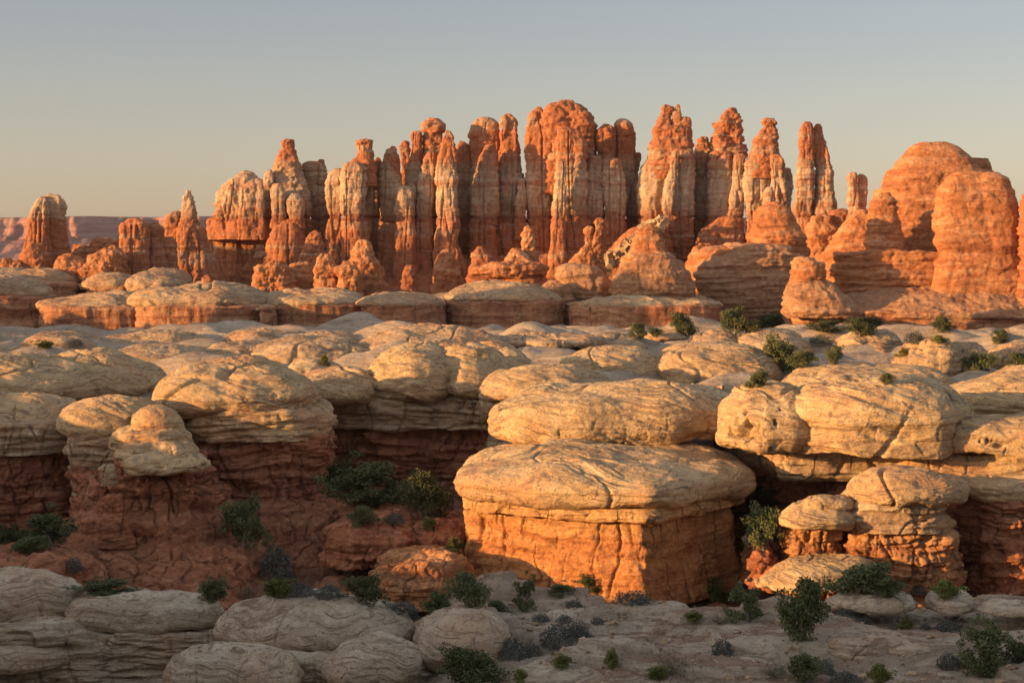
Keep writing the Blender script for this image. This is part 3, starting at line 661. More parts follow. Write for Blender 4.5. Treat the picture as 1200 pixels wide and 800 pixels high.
    def pil(label, xl, xr, yt, yfb, zb, b, **o):
        Yf = (ZC-zb)*F/(yfb-HY); o.setdefault('S', 1.0); o.setdefault('under', .9); o.setdefault('n', 2.3); o.setdefault('e', 1.85); o.setdefault('wob', .10)
        mat = 'cream' if Yf < 250 else 'creamfar'
        rock('slickrock_dome', label, 'rock dome', pl, ((xl+xr)/2, Yf+b, zb),
             [('pil', 'dome', mat, 'cream', 0, (xl, xr, yt, yfb, zb, b), o)]+list(o.pop('extra', ())))
    pil('half shaded pillow with an overhanging chin on the back wall, left of the deep crack', 430, 546, 404, 470, 13.9, 12, under=.82, e=2.0)
    pil('half shaded pillow on the back wall, right of the deep crack', 494, 606, 404, 469, 13.9, 11, under=.82, e=2.0)
    pil('narrow round pillow tucked behind the right end of the back wall', 560, 628, 405, 452, 14.4, 8, under=.85)
    pil('grey shaded pillow on a short red post above the left end of the block', 558, 727, 428, 478, 13.9, 9.5, under=.84,
        extra=[('wall', 'wall', 'neck', 'neck', 221, [(474, 562, 690), (490, 566, 690), (520, 572, 690)], {'b': 8, 'S': .9, 'n': 3, 'zb': 4})])
    pil('low shaded pillow between the mushroom butte and the back wall', 346, 452, 430, 474, 13.6, 9)
    pil('small grey pillow peeping out behind the right side of the mushroom dome', 335, 402, 422, 460, 13.8, 7)
    pil('long lit loaf of rock with sweeping lines directly behind the block', 568, 878, 449, 522, 11.9, 10.5, under=.93, e=2.5, tilt=(.02, 0))
    pil('pale crest of rock showing just over the lit loaf', 615, 735, 447, 476, 14.0, 6)
    pil('lit boulder hollowed by a small cave, left of the largest dome', 836, 962, 446, 534, 11.9, 7.0, under=.72, e=2.3, S=.9, tilt=(.05, 0), wob=.12, pits=[(874, 510, (2.2, 1.5), 1.3)])
    pil('largest cream dome, sunlit with horizontal pits, right of the little cave', 908, 1142, 440, 536, 12.0, 10.5, under=.95, e=2.7, edge=.35)
    pil('low lit pillow with a round hole at the right edge', 1060, 1330, 486, 537, 12.0, 7, under=.92, e=2.5, pits=[(1171, 522, (.9, .6), .7)])
    pil('smooth lit swell behind the pillow with the round hole', 1098, 1330, 438, 492, 14.0, 9, e=2.4)
    pil('small bright hump at the right edge beyond the smooth swell', 1166, 1260, 426, 452, 14.6, 7)
    pil('long low ridge of rock behind the largest cream dome', 912, 1116, 425, 462, 14.0, 10)
    pil('cracked left dome of the pair in the centre of the plateau', 650, 785, 403, 455, 13.6, 11)
    pil('smooth right dome of the pair in the centre of the plateau', 758, 918, 400, 456, 13.6, 12, e=2.1)
    pil('small round bump on top of the plateau behind the centre pair of domes', 806, 872, 388, 416, 15.2, 8)
    pil('sunlit apron of rock left of the tall juniper on the plateau', 852, 958, 384, 424, 14.4, 12)
    pil('stack of thin pale layers near the middle shrub of the right plateau', 980, 1056, 390, 428, 14.2, 8, e=3)
    pil('knot of cracked round boulders on the right plateau', 1048, 1128, 394, 442, 13.8, 7, S=.8, amp=1.7)
    pil('round boulder leaning on the right side of the cracked knot', 1100, 1158, 402, 440, 13.9, 6, S=.8, amp=1.5)
    pil('shaded hump at the right edge of the plateau below the last shrubs', 1152, 1262, 398, 434, 14.2, 8)
    pil('thin table of rock with a dark hollow beneath it, centre of the plateau', 575, 705, 394, 409, 16.6, 10, under=.92, e=3.4, edge=.5)
    pil('low lit floor swell right of the dark hollow', 648, 760, 393, 420, 15.0, 12)
    pil('small lit knob just left of the dark hollow', 540, 606, 399, 425, 15.0, 7)
    pil('great smooth swell of rock rising behind the pair of half shaded pillows', 405, 606, 382, 430, 14.4, 14, e=2.0)
    pil('long sunlit swell sloping to the right behind the low shaded pillow', 288, 450, 394, 432, 14.2, 13, e=2.0)
    pil('sunlit pillow just above the left shoulder of the mushroom dome', 236, 332, 399, 428, 14.4, 10)
    pil('broad sunlit pillow with a shadowed notch in its foot, above the crumbling butte', 30, 188, 412, 468, 13.4, 11, under=.85)
    pil('smooth slope of rock joining the broad notched pillow from behind', 110, 262, 402, 440, 13.9, 12)
    pil('pale pillow at the left edge, in front of the low lit whaleback', -70, 120, 414, 474, 13.4, 11, under=.88)
    pil('low lit whaleback with green shrubs, upper left of the plateau', 22, 130, 388, 424, 14.2, 12)
    pil('shaded floor of slickrock at the left edge under the dark ledge', -90, 45, 402, 432, 14.4, 9)
    pil('low swell of rock below the left end of the knobbed ledge', 120, 246, 387, 406, 14.4, 9)
    pil('low rounded swell right under the small stub of ledge', 258, 352, 386, 404, 14.5, 8)
    pil('flat low hump under the shaded ledge by the square ended one', 340, 432, 388, 408, 14.2, 8)
    pil('narrow pale swell at the foot of the long streaked ledge', 590, 672, 385, 399, 14.6, 7)
    pil('small pale swell just below the pale shelf, between two junipers', 752, 806, 388, 400, 14.6, 6)
    pil('low lit hump in front of the upper left whaleback', 70, 168, 398, 420, 14.2, 8)
    # ---- red slabs on the canyon floor
    def slab(label, xl, xr, yt, yfb, zb, b, mat='redL', **o):
        Yf = (ZC-zb)*F/(yfb-HY); o.setdefault('S', .9); o.setdefault('under', .96); o.setdefault('e', 2.6); o.setdefault('amp', 1.2)
        rock('fallen_slab', label, 'rock slab', 'dark red slabs on the canyon floor', ((xl+xr)/2, Yf+b, zb), [('pil', 'slab', mat, 'red', 0, (xl, xr, yt, yfb, zb, b), o)])
    slab('low red mound lit on its left side, beside the left corner of the block', 427, 560, 646, 712, -.8, 6.5, 'red', tilt=(-.04, 0))
    slab('big shaded red slab behind the lit mound', 378, 498, 604, 668, .2, 7)
    slab('shaded red slab touching the left foot of the block', 458, 560, 606, 650, 1.4, 7)
    slab('narrow red ledge below the bushes on the floor of the canyon', 405, 470, 592, 618, 3.0, 5)
    slab('long shaded red bench at the left edge below the trees', -60, 120, 644, 712, -.5, 8)
    slab('shaded red boulder at the foot of the right side of the block', 868, 915, 630, 690, .4, 4)
    slab('grey boulder between the block and the dark tree', 874, 904, 622, 640, 3.6, 2.2, 'grey')
    # ---- band of ledges below the needles
    lg = 'flat ledges below the needles'
    def ledge(label, xl, xr, yt, ym, yb, Yf, b, **o):
        zm = Zof(ym, Yf); sh = o.get('sh', 4)
        rock('rock_ledge', label, 'rock ledge', lg, ((xl+xr)/2, Yf+b, Zof(yb, Yf)),
             [('pil', 'cap_rock', 'creamfar', 'cream', 0, (xl, xr, yt, ym, zm, b), {'S': 1.4, 'e': o.get('e', 2.0), 'under': .95, 'n': 2.8}),
              ('wall', 'wall', 'redfar', 'ledge', Yf, [(ym-3, xl+sh, xr-sh), (yb+1, xl+sh, xr-sh), (yb+8, xl-2, xr+2, Yf-4)], {'b': b-1, 'S': 1.1, 'n': 3.2, 'zb': 10})])
    ledge('dark shaded ledge cut off by the left edge', -90, 62, 318, 352, 374, 424, 18)
    ledge('upper shaded slope at the left edge below the lone needle', -80, 100, 314, 336, 345, 440, 12)
    ledge('lit ledge with a bright left corner, second from the left', 42, 200, 344, 364, 384, 408, 17)
    ledge('long low ledge rising to a small red knob, third from the left', 149, 320, 331, 363, 385, 404, 20)
    ledge('small stub of ledge at the right end of the knobbed one', 300, 325, 356, 364, 384, 404, 7)
    ledge('shaded ledge in front of the knobby orange hump', 306, 436, 339, 360, 380, 412, 16)
    ledge('square ended ledge with pale rim, left of centre', 420, 524, 343, 360, 380, 405, 16)
    ledge('long streaked ledge right of the square ended one', 516, 672, 330, 358, 383, 412, 22)
    ledge('pale shelf below the middle domes', 662, 852, 346, 362, 384, 408, 17)
    ledge('shaded shelf behind the lit red domes at the left', 95, 165, 322, 340, 346, 436, 10)
    ledge('shaded double hump below the block towers at the left', 155, 222, 316, 340, 346, 432, 11)
    # bulky half domes
    hd = 'bulky half domes at the feet of the needles'
    def hdome(label, Y, parts): rock('half_dome', label, 'rock dome', hd, (parts[0][2][len(parts[0][2])//2][1], Y, 18), [('col' if k != 'w' else 'wall', nm, mt, st, Y, sp, op) for k, nm, sp, mt, st, op in parts])
    hdome('small pale cone next to the red shelf topped by two stumps', 424, [('c', 'dome', [(328, 640, 655), (336, 632, 664), (348, 628, 672), (365, 624, 676)], 'dome', 'massif', {'S': .8, 'zb': 12})])
    hdome('rounded shaded dome below the rubble slope, left one', 430, [('c', 'dome', [(310, 650, 705), (318, 648, 718), (335, 655, 722), (360, 655, 722)], 'dome', 'massif', {'S': 1.2, 'dr': .7, 'zb': 12})])
    hdome('rounded dome with a red cap below the rubble slope, middle one', 425, [
        ('c', 'dome', [(296, 738, 790), (308, 724, 800), (330, 715, 812), (352, 714, 818)], 'dome', 'massif', {'S': 1.2, 'dr': .6, 'zb': 12}),
        ('c', 'red_cap', [(262, 758, 768), (268, 748, 776), (282, 741, 780), (296, 738, 784), (306, 728, 795), (312, 730, 795)], 'orange', 'massif', {'S': .9, 'dr': .8, 'dy': 3, 'zb': 25})])
    hdome('broad shaded dome with a tall red hump on its right shoulder', 440, [
        ('c', 'dome', [(286, 850, 932), (298, 826, 944), (312, 812, 948), (330, 812, 940), (350, 824, 932), (364, 832, 928)], 'dome', 'massif', {'S': 1.3, 'dr': .5, 'zb': 13}),
        ('c', 'red_cap', [(236, 902, 920), (243, 893, 928), (258, 884, 937), (275, 880, 946), (292, 884, 950), (304, 890, 948)], 'orange', 'massif', {'S': 1.0, 'dr': .8, 'dy': 4, 'zb': 24}),
        ('c', 'red_shoulder', [(283, 850, 880), (290, 832, 890), (296, 812, 890), (306, 815, 890)], 'orange', 'massif', {'S': .8, 'dr': .7, 'dy': 2, 'zb': 25})])
    hdome('cone shaped dome with a square red stump on its tip', 413, [
        ('c', 'cone', [(318, 928, 966), (328, 925, 974), (345, 917, 988), (358, 915, 1000), (368, 916, 1006), (373, 922, 1002)], 'dome', 'massif', {'S': 1.1, 'dr': .75}),
        ('c', 'red_cap', [(301, 930, 956), (308, 926, 966), (322, 926, 968), (330, 926, 968)], 'orange', 'massif', {'S': .7, 'dr': .8}),
        ('w', 'foot', [(371, 924, 1000), (386, 926, 996)], 'redfar', 'ledge', {'b': 10, 'n': 3, 'zb': 11})])
    # ---- the red massif at the right
    rock('sandstone_massif', 'huge stepped red dome filling the right of the skyline', 'rock dome', None, (1100, 460, 18),
         [('col', 'summit', 'orange', 'massif', 474, [(167, 1076, 1110), (172, 1066, 1122), (182, 1058, 1134), (190, 1050, 1142), (204, 1040, 1150)], {'S': .9, 'soft': .2, 'dr': .75, 'cap': .05, 'amp': .45, 'n': 3}),
          ('col', 'shoulder', 'orange', 'massif', 478, [(185, 1126, 1158), (200, 1120, 1162), (216, 1110, 1166)], {'S': .8, 'soft': .2, 'dr': .6, 'cap': .06, 'amp': .5, 'n': 3.4}),
          ('col', 'body', 'orange', 'massif', 474, [(198, 1046, 1158), (201, 1039, 1163), (218, 1033, 1166), (222, 1025, 1170), (245, 1018, 1178), (270, 1008, 1190), (296, 1000, 1200)], {'S': 1.4, 'soft': .3, 'dr': .6, 'cap': .05, 'zb': 20, 'amp': .65, 'n': 2.8}),
          ('col', 'left_ridge', 'orange', 'massif', 466, [(246, 1004, 1016), (256, 994, 1024), (275, 978, 1034), (296, 968, 1050)], {'S': 1.1, 'dr': .7, 'zb': 20}),
          ('col', 'left_knob', 'orange', 'massif', 456, [(226, 1030, 1044), (234, 1022, 1048), (250, 1016, 1050), (270, 1014, 1054), (296, 1012, 1062)], {'S': 1.0, 'dr': .9, 'zb': 20}),
          ('wall', 'base_band', 'orange', 'massif', 446, [(296, 968, 1210), (312, 966, 1212), (326, 970, 1214)], {'b': 24, 'S': 1.3, 'n': 3.4, 'zb': 18}),
          ('wall', 'apron', 'dome', 'massif', 436, [(324, 1000, 1230, 452), (332, 990, 1250, 447), (350, 980, 1260, 439), (369, 970, 1262, 432)], {'b': 26, 'S': 1.5, 'n': 3.2, 'zb': 16}),
          ('wall', 'foot', 'redfar', 'ledge', 433, [(366, 972, 1260), (386, 972, 1262)], {'b': 20, 'S': 1.2, 'n': 3.2, 'zb': 10})])
    rock('sandstone_massif', 'sheer sunlit orange buttress with a flat rounded top in front of the huge red dome', 'rock dome', None, (1145, 440, 18),
         [('col', 'body', 'orange', 'massif', 446, [(200, 1112, 1172), (207, 1108, 1180), (218, 1102, 1186), (236, 1096, 1189), (264, 1095, 1192), (288, 1096, 1194), (295, 1100, 1192), (298, 1100, 1192), (312, 1094, 1196), (326, 1092, 1200)], {'S': 1.4, 'n': 3.4, 'dr': .5, 'soft': .4, 'cap': .3, 'zb': 20, 'amp': .6, 'seed': 7.7})])
    rock('rock_spire', 'thin dark shaded tower cut off by the right edge', 'rock spire', None, (1215, 440, 18),
         [('col', 'shaft', 'spireR', 'massif', 440, [(214, 1205, 1235), (230, 1196, 1240), (290, 1193, 1245), (330, 1192, 1250)], {'S': 1, 'zb': 18})])
    # ---- the needles
    sp = 'needles along the skyline'
    def spire(label, Y, *parts, mat='spire', cat='rock spire', nm='rock_spire'):
        r = parts[0][1]; base = ((r[-1][1]+r[-1][2])/2, Y, 20)
        P = []
        for q in parts:
            o = dict(S=1.0, n=3.3, zb=19, soft=.28); o.update(q[2] if len(q) > 2 else {}); o['amp'] = o.get('amp', 1)*(.95 if o.get('st') == 'knob' else .74)
            P.append(('col', q[0], o.pop('mat', mat), o.pop('st', 'spire'), o.pop('Y', Y), q[1], o))
        rock(nm, label, cat, sp, base, P)
    K = {'st': 'knob', 'S': .7}
    spire('twin headed tower standing alone at the far left', 470,
          ('shaft', [(229, 47, 57), (238, 42, 58), (250, 35, 59), (268, 32, 59), (290, 27, 62), (318, 20, 66)], {'S': .7}),
          ('shaft', [(228, 53, 70), (236, 51, 75), (250, 51, 76), (268, 56, 76), (285, 55, 79), (318, 50, 85)], {'S': .7, 'dy': 2}),
          ('foot', [(286, 40, 56), (298, 30, 62), (318, 24, 66)], {**K, 'dy': -5}), mat='spireL')
    spire('pair of small red knobs at the left edge beside the twin headed tower', 462, ('knob', [(302, 4, 14), (308, 2, 16), (318, 0, 20)], K), ('knob', [(304, 15, 24), (310, 14, 26), (318, 12, 28)], K), mat='orange', cat='rock mound', nm='rock_mound')
    spire('low bright orange dome right of the twin headed tower', 455, ('dome', [(297, 76, 86), (303, 68, 96), (312, 62, 102), (332, 58, 108)], K), mat='orange', cat='rock mound', nm='rock_mound')
    spire('lumpy bright orange hump with vertical folds left of the square blocks', 452, ('dome', [(291, 118, 132), (300, 106, 138), (312, 98, 142), (324, 93, 146), (336, 92, 148)], {**K, 'amp': 1.4}), ('dome', [(286, 124, 132), (300, 118, 144), (330, 112, 148)], {**K, 'dy': 4}), mat='orange', cat='rock mound', nm='rock_mound')
    spire('knobby red ridge behind the orange humps at the left', 478, ('ridge', [(280, 106, 142), (288, 98, 148), (305, 92, 155)], {**K, 'amp': 1.5}), ('ridge', [(285, 84, 98), (295, 80, 106), (310, 76, 112)], K), mat='orange', cat='rock mound', nm='rock_mound')
    spire('square blocky tower split by a crack, left of the thin finger', 462,
          ('shaft', [(256, 146, 168), (262, 142, 174), (290, 140, 175), (324, 138, 178)], {'S': .8, 'n': 3.4}),
          ('shaft', [(260, 175, 186), (268, 172, 192), (290, 173, 193), (322, 172, 196)], {'S': .7, 'n': 3.2, 'dy': 2}),
          ('shaft', [(277, 192, 202), (285, 191, 205), (322, 190, 208)], {'S': .6, 'dy': 3}), mat='spireR')
    spire('thin white tipped finger rising from a red cone', 476,
          ('finger', [(223, 217, 225), (232, 215, 227), (240, 214, 229), (252, 212, 231), (262, 211, 232)], {**K, 'S': .5}),
          ('cone', [(258, 206, 236), (268, 202, 240), (285, 198, 244), (305, 200, 252), (335, 194, 264)], {'S': .8}),
          ('knob', [(247, 204, 211), (254, 194, 213), (266, 192, 212), (280, 194, 215)], {**K, 'S': .6}), mat='spireL')
    spire('wide wall with a bulging white knobby left top and a flat capped turret', 508,
          ('white_mass', [(201, 284, 300), (210, 268, 308), (225, 257, 318), (245, 252, 325), (256, 250, 330), (264, 246, 334)], {'S': 1.0, 'amp': 1.5, 'zb': 34}),
          ('column', [(213, 296, 304), (222, 286, 308), (250, 285, 309), (262, 284, 310)], {'S': .6, 'dy': -8, 'zb': 34}),
          ('body', [(190, 322, 353), (200, 318, 354), (225, 316, 362), (250, 320, 367), (262, 322, 368), (300, 318, 372), (335, 315, 375)], {'n': 3.0, 'dr': .6}),
          ('turret', [(164, 333, 345), (168, 329, 344), (174, 331, 346), (186, 324, 350), (196, 320, 352)], {**K, 'zb': 46, 'S': .5, 'cap': .15}),
          ('right_wall', [(189, 352, 379), (200, 352, 382), (220, 356, 384), (250, 360, 385), (300, 356, 388), (335, 350, 392)], {'n': 3.2, 'dy': 5}),
          ('tip', [(186, 371, 378), (196, 368, 380)], {**K, 'S': .35, 'zb': 46, 'dy': 4}),
          ('column', [(199, 313, 321), (210, 310, 324), (245, 311, 323)], {'S': .5, 'zb': 36, 'dy': -3}),
          ('column', [(217, 306, 314), (225, 304, 316), (258, 303, 316)], {'S': .5, 'zb': 34, 'dy': -9}),
          ('column', [(217, 324, 336), (224, 322, 340), (254, 323, 340)], {'S': .5, 'zb': 37, 'dy': -9}),
          ('column', [(228, 344, 356), (236, 340, 360), (252, 342, 362)], {'S': .5, 'zb': 37, 'dy': -9}),
          ('low_wall', [(256, 244, 330), (270, 242, 340), (300, 246, 345), (336, 248, 350)], {'n': 3.2, 'dr': .35, 'mat': 'spireR', 'cap': .1}),
          ('buttress', [(256, 334, 352), (268, 326, 360), (290, 316, 364), (312, 310, 362), (340, 305, 362)], {'dy': -9, 'mat': 'spireR', 'S': .8}))
    spire('pointed shaded hoodoo in front of the flat capped turret', 478, ('shaft', [(269, 366, 373), (274, 362, 376), (284, 358, 378), (300, 352, 381), (325, 348, 388)], K), mat='spireR')
    spire('two little red posts left of the knobby orange hump', 480, ('post', [(286, 300, 310), (294, 297, 311), (310, 296, 308), (330, 290, 308)], K), ('post', [(307, 288, 298), (316, 285, 301), (340, 283, 302)], K), mat='spireR', cat='rock mound', nm='rock_mound')
    spire('knobby bright orange hump low on the left, pitted like a sponge', 446, ('hump', [(306, 306, 330), (312, 300, 338), (322, 297, 342), (340, 294, 348), (350, 290, 350)], {**K, 'amp': 1.7}), ('hump', [(308, 336, 362), (316, 330, 372), (340, 328, 376)], {**K, 'dy': 5}), mat='orange', cat='rock mound', nm='rock_mound')
    spire('orange lump with a banded foot between the sponge like hump and the domed one', 446, ('hump', [(297, 376, 386), (305, 371, 392), (318, 368, 396), (340, 368, 398)], {**K}), mat='orange', cat='rock mound', nm='rock_mound')
    spire('domed orange lump with a banded foot left of the taller red cone', 444, ('hump', [(306, 400, 416), (312, 394, 420), (322, 393, 424), (330, 396, 422), (342, 394, 424)], {**K}), mat='orange', cat='rock mound', nm='rock_mound')
    spire('red cone with a lit peak behind the domed orange lump', 456, ('cone', [(281, 420, 430), (290, 414, 436), (302, 410, 442), (318, 408, 449), (342, 402, 455)], {**K}), mat='orange', cat='rock mound', nm='rock_mound')
    spire('tower with two smooth white shafts and a flat slab for a hat', 500,
          ('shaft', [(197, 390, 402), (204, 385, 405), (222, 381, 404), (248, 382, 402), (254, 384, 402), (275, 380, 402), (330, 382, 404)], {'S': .7}),
          ('shaft', [(191, 405, 428), (200, 401, 434), (222, 399, 430), (248, 401, 427), (254, 401, 428), (280, 402, 432), (335, 400, 442)], {'S': .8, 'dy': -3}),
          ('shaft', [(193, 425, 436), (215, 424, 438), (250, 424, 434)], {'S': .6, 'dy': 3}),
          ('crown', [(164, 418, 437), (168, 416, 438), (171, 419, 436), (184, 418, 437), (190, 410, 440), (198, 406, 441)], {**K, 'S': .45, 'zb': 48, 'cap': .1, 'mat': 'spireR'}),
          ('knob', [(183, 439, 444), (190, 437, 446), (203, 436, 446)], {**K, 'S': .35, 'zb': 47, 'mat': 'spireR', 'dy': 4}))
    spire('shadowed shaft in the gap behind the tower with the slab hat', 512, ('shaft', [(190, 434, 446), (205, 430, 448), (250, 430, 452), (320, 428, 455)], {'S': .7}))
    spire('pointed white bodied needle with a small red tip, left of the crowned group', 504,
          ('shaft', [(186, 449, 468), (195, 446, 470), (212, 444, 472), (248, 445, 471), (258, 442, 471), (300, 440, 474), (335, 436, 476)], {'S': .8}),
          ('tip', [(171, 457, 464), (178, 452, 466), (190, 449, 469)], {**K, 'S': .4, 'zb': 47, 'mat': 'spireR'}))
    spire('cluster of slim columns crowned by a big round red block', 508,
          ('crown', [(138, 501, 515), (144, 494, 521), (152, 493, 521), (156, 496, 518), (162, 494, 519), (182, 494, 520), (200, 492, 520)], {**K, 'S': .6, 'zb': 46, 'mat': 'spireR', 'dy': 2, 'cap': .3}),
          ('shaft', [(153, 482, 494), (158, 480, 495), (168, 482, 493), (180, 480, 496), (200, 474, 495), (250, 472, 492), (335, 468, 494)], {'S': .6}),
          ('knob', [(164, 469, 479), (172, 466, 480), (184, 470, 480), (195, 470, 482)], {**K, 'S': .4, 'zb': 45, 'mat': 'spireR', 'dy': 3}),
          ('shaft', [(178, 501, 511), (188, 496, 513), (208, 490, 512), (248, 488, 508), (256, 487, 508), (290, 485, 510), (338, 480, 515)], {'S': .7, 'dy': -5}),
          ('shaft', [(219, 469, 484), (226, 466, 487), (248, 465, 488), (256, 466, 488), (290, 464, 490), (338, 460, 492)], {'S': .5, 'dy': -8, 'n': 3.2}),
          ('shaft', [(214, 480, 486), (222, 478, 490), (250, 478, 490)], {'S': .5, 'dy': -4, 'zb': 36}),
          ('back', [(196, 475, 520), (250, 472, 522), (338, 466, 530)], {'S': .9, 'dy': 5, 'dr': .4}))
    spire('smooth needle with a blunt finger tip at the right of the crowned group', 500,
          ('shaft', [(153, 521, 528), (162, 518, 532), (184, 515, 534), (200, 511, 535), (222, 510, 536), (248, 511, 536), (256, 511, 537), (285, 509, 540), (310, 507, 546), (338, 500, 552)], {'S': .75}),
          ('foot', [(292, 518, 530), (306, 512, 536), (330, 508, 545)], {**K, 'dy': -8, 'mat': 'orange'}))
    spire('leaning slab of rock at the foot of the needle with the finger tip', 478, ('foot', [(311, 475, 486), (318, 472, 488), (335, 470, 490)], K), mat='spireR', cat='rock mound', nm='rock_mound')
    spire('shadowed block towers on the left of the deep gap, joined under one broken red top', 512,
          ('shaft', [(164, 536, 543), (172, 533, 552), (205, 530, 556), (250, 529, 558), (330, 532, 562)], {'S': .8, 'dy': 5, 'amp': .7}),
          ('back', [(136, 559, 574), (144, 552, 584), (160, 548, 588), (180, 550, 590), (250, 552, 600), (330, 548, 612)], {'S': 1.1, 'dy': 3, 'dr': .5}),
          ('shaft', [(133, 590, 600), (140, 586, 605), (156, 584, 608), (172, 584, 609), (196, 583, 610), (214, 580, 612), (248, 578, 605), (256, 578, 612), (285, 577, 616), (330, 575, 622)], {'S': .9}),
          ('shaft', [(171, 566, 580), (184, 559, 583), (210, 552, 581), (240, 549, 577), (248, 550, 575), (256, 552, 580), (290, 550, 582), (330, 545, 588)], {'S': .9, 'dy': -5}),
          ('shaft', [(199, 576, 583), (215, 575, 585), (248, 573, 584)], {'S': .5, 'dy': -6, 'zb': 38}),
          ('column', [(209, 609, 615), (215, 606, 616), (225, 607, 616), (232, 604, 616), (248, 603, 616), (260, 602, 617)], {'S': .5, 'dy': -4, 'zb': 34}))
    spire('dark wedge leaning at the foot of the shadowed block towers', 480, ('wedge', [(289, 558, 566), (300, 554, 576), (325, 548, 588)], {**K}), mat='spireR', cat='rock mound', nm='rock_mound')
    spire('highest tower of all, broad red crown above a smooth lit front pillar', 506,
          ('left_shaft', [(123, 626, 637), (130, 621, 642), (146, 617, 641), (160, 616, 652), (196, 616, 652), (205, 615, 650), (248, 617, 648), (256, 616, 648), (300, 618, 652), (335, 614, 655)], {'S': .9, 'dy': 4}),
          ('crown', [(115, 656, 674), (119, 652, 678), (126, 640, 688), (138, 635, 694), (152, 636, 698), (170, 640, 700)], {'st': 'knob', 'S': 1.0, 'zb': 46, 'dy': 4, 'mat': 'spireR', 'dr': .6}),
          ('back', [(160, 636, 698), (200, 640, 702), (250, 640, 704), (335, 636, 706)], {'S': 1, 'dy': 8, 'dr': .4}),
          ('right_shaft', [(134, 690, 697), (144, 688, 700), (170, 688, 701), (205, 686, 702)], {**K, 'S': .5, 'zb': 42, 'dy': 5}),
          ('front_pillar', [(149, 656, 668), (155, 652, 680), (168, 650, 686), (185, 650, 688), (192, 651, 688), (215, 649, 688), (246, 647, 688), (254, 648, 688), (280, 645, 690), (300, 643, 692), (335, 636, 700)], {'S': .8, 'dy': -5}),
          ('lit_column', [(188, 652, 661), (215, 649, 662), (246, 648, 662), (285, 645, 662), (310, 640, 664)], {'S': .4, 'dy': -11, 'zb': 24}))
    spire('twin round headed tower right of the highest one', 508,
          ('shaft', [(144, 704, 716), (150, 699, 721), (162, 699, 722), (178, 700, 722), (190, 695, 722), (212, 690, 712), (246, 686, 708), (256, 686, 712), (335, 684, 714)], {'S': .8, 'dy': 1}),
          ('shaft', [(138, 722, 737), (144, 719, 743), (158, 720, 747), (178, 720, 747), (196, 718, 746), (225, 716, 738), (256, 712, 735), (335, 706, 738)], {'S': .8, 'dy': 4}),
          ('column', [(186, 703, 728), (215, 705, 731), (246, 706, 732), (256, 706, 732), (300, 702, 734), (335, 698, 738)], {'S': .8, 'dy': -5}),
          ('pale_column', [(183, 690, 702), (192, 686, 706), (246, 684, 706)], {'S': .5, 'dy': -5, 'zb': 38}))
    spire('dark narrow shaft in the gap right of the twin round headed tower', 514, ('shaft', [(178, 742, 752), (192, 735, 750), (250, 733, 750), (320, 730, 752)], {'S': .7}))
    spire('small hoodoo with a nodding head at the foot of the highest tower', 470, ('shaft', [(265, 686, 694), (270, 683, 696), (276, 685, 695), (284, 687, 695), (296, 678, 696), (304, 668, 698), (325, 660, 702)], {**K, 'S': .4}), mat='orange')
    spire('slim hoodoo beside the nodding one', 470, ('shaft', [(255, 699, 707), (260, 696, 708), (268, 698, 707), (280, 694, 706), (296, 692, 706), (325, 688, 710)], {**K, 'S': .4}), mat='orange')
    spire('lit stump with a pointed top standing on the red table left of the highest tower', 450,
          ('stump', [(264, 616, 622), (272, 612, 625), (285, 611, 627), (300, 610, 630), (315, 608, 634)], {**K, 'S': .5}),
          ('stump', [(290, 599, 611), (296, 596, 614), (303, 592, 622), (315, 590, 625)], {**K, 'S': .5, 'dy': -3}), mat='orange')
    rock('rock_table', 'thin red table of rock on a flaring lit foot below the two stumps', 'rock table', None, (600, 440, 18),
         [('col', 'table_slab', 'orange', 'knob', 440, [(307, 575, 636), (313, 554, 642), (321, 552, 640), (328, 590, 632)], {'S': .6, 'dr': .6, 'cap': .1, 'soft': .3}),
          ('col', 'foot', 'orange', 'massif', 440, [(322, 588, 636), (335, 578, 642), (350, 560, 652), (362, 550, 660)], {'S': .7, 'dr': .8, 'zb': 14})])
    spire('broad shouldered tower topped by a ledge carrying a knob and an orange fin', 504,
          ('body', [(178, 760, 811), (184, 760, 812), (196, 752, 812), (215, 748, 812), (246, 746, 812), (256, 748, 812), (290, 746, 812), (335, 742, 814)], {'S': 1, 'dr': .55, 'n': 3.2, 'cap': .2}),
          ('ledge', [(148, 768, 806), (153, 763, 811), (160, 766, 810), (172, 760, 812), (184, 760, 812)], {**K, 'S': .6, 'zb': 50, 'cap': .1, 'mat': 'spireR', 'dr': .6}),
          ('knob', [(122, 777, 784), (126, 775, 790), (131, 776, 788), (140, 770, 786), (152, 766, 788)], {**K, 'S': .4, 'zb': 58, 'mat': 'spireR'}),
          ('fin', [(122, 793, 796), (130, 789, 798), (142, 787, 800), (152, 786, 802)], {**K, 'S': .3, 'zb': 58, 'mat': 'orange', 'amp': .5}),
          ('knob', [(137, 799, 808), (142, 797, 811), (150, 797, 810)], {**K, 'S': .3, 'zb': 58, 'mat': 'spireR'}),
          ('column', [(177, 786, 808), (186, 782, 811), (215, 780, 812), (246, 778, 811), (256, 776, 811), (300, 774, 810), (335, 768, 812)], {'S': .8, 'dy': -5}),
          ('lit_rib', [(178, 786, 791), (195, 782, 791), (215, 777, 788), (246, 773, 786), (256, 778, 786), (275, 782, 790)], {'S': .4, 'dy': -9, 'zb': 32}))
    spire('small red nub peeping between the ledge topped tower and its right neighbour', 514, ('knob', [(160, 820, 828), (168, 816, 832), (180, 812, 836), (200, 812, 838)], {**K, 'zb': 40}), mat='spireR')
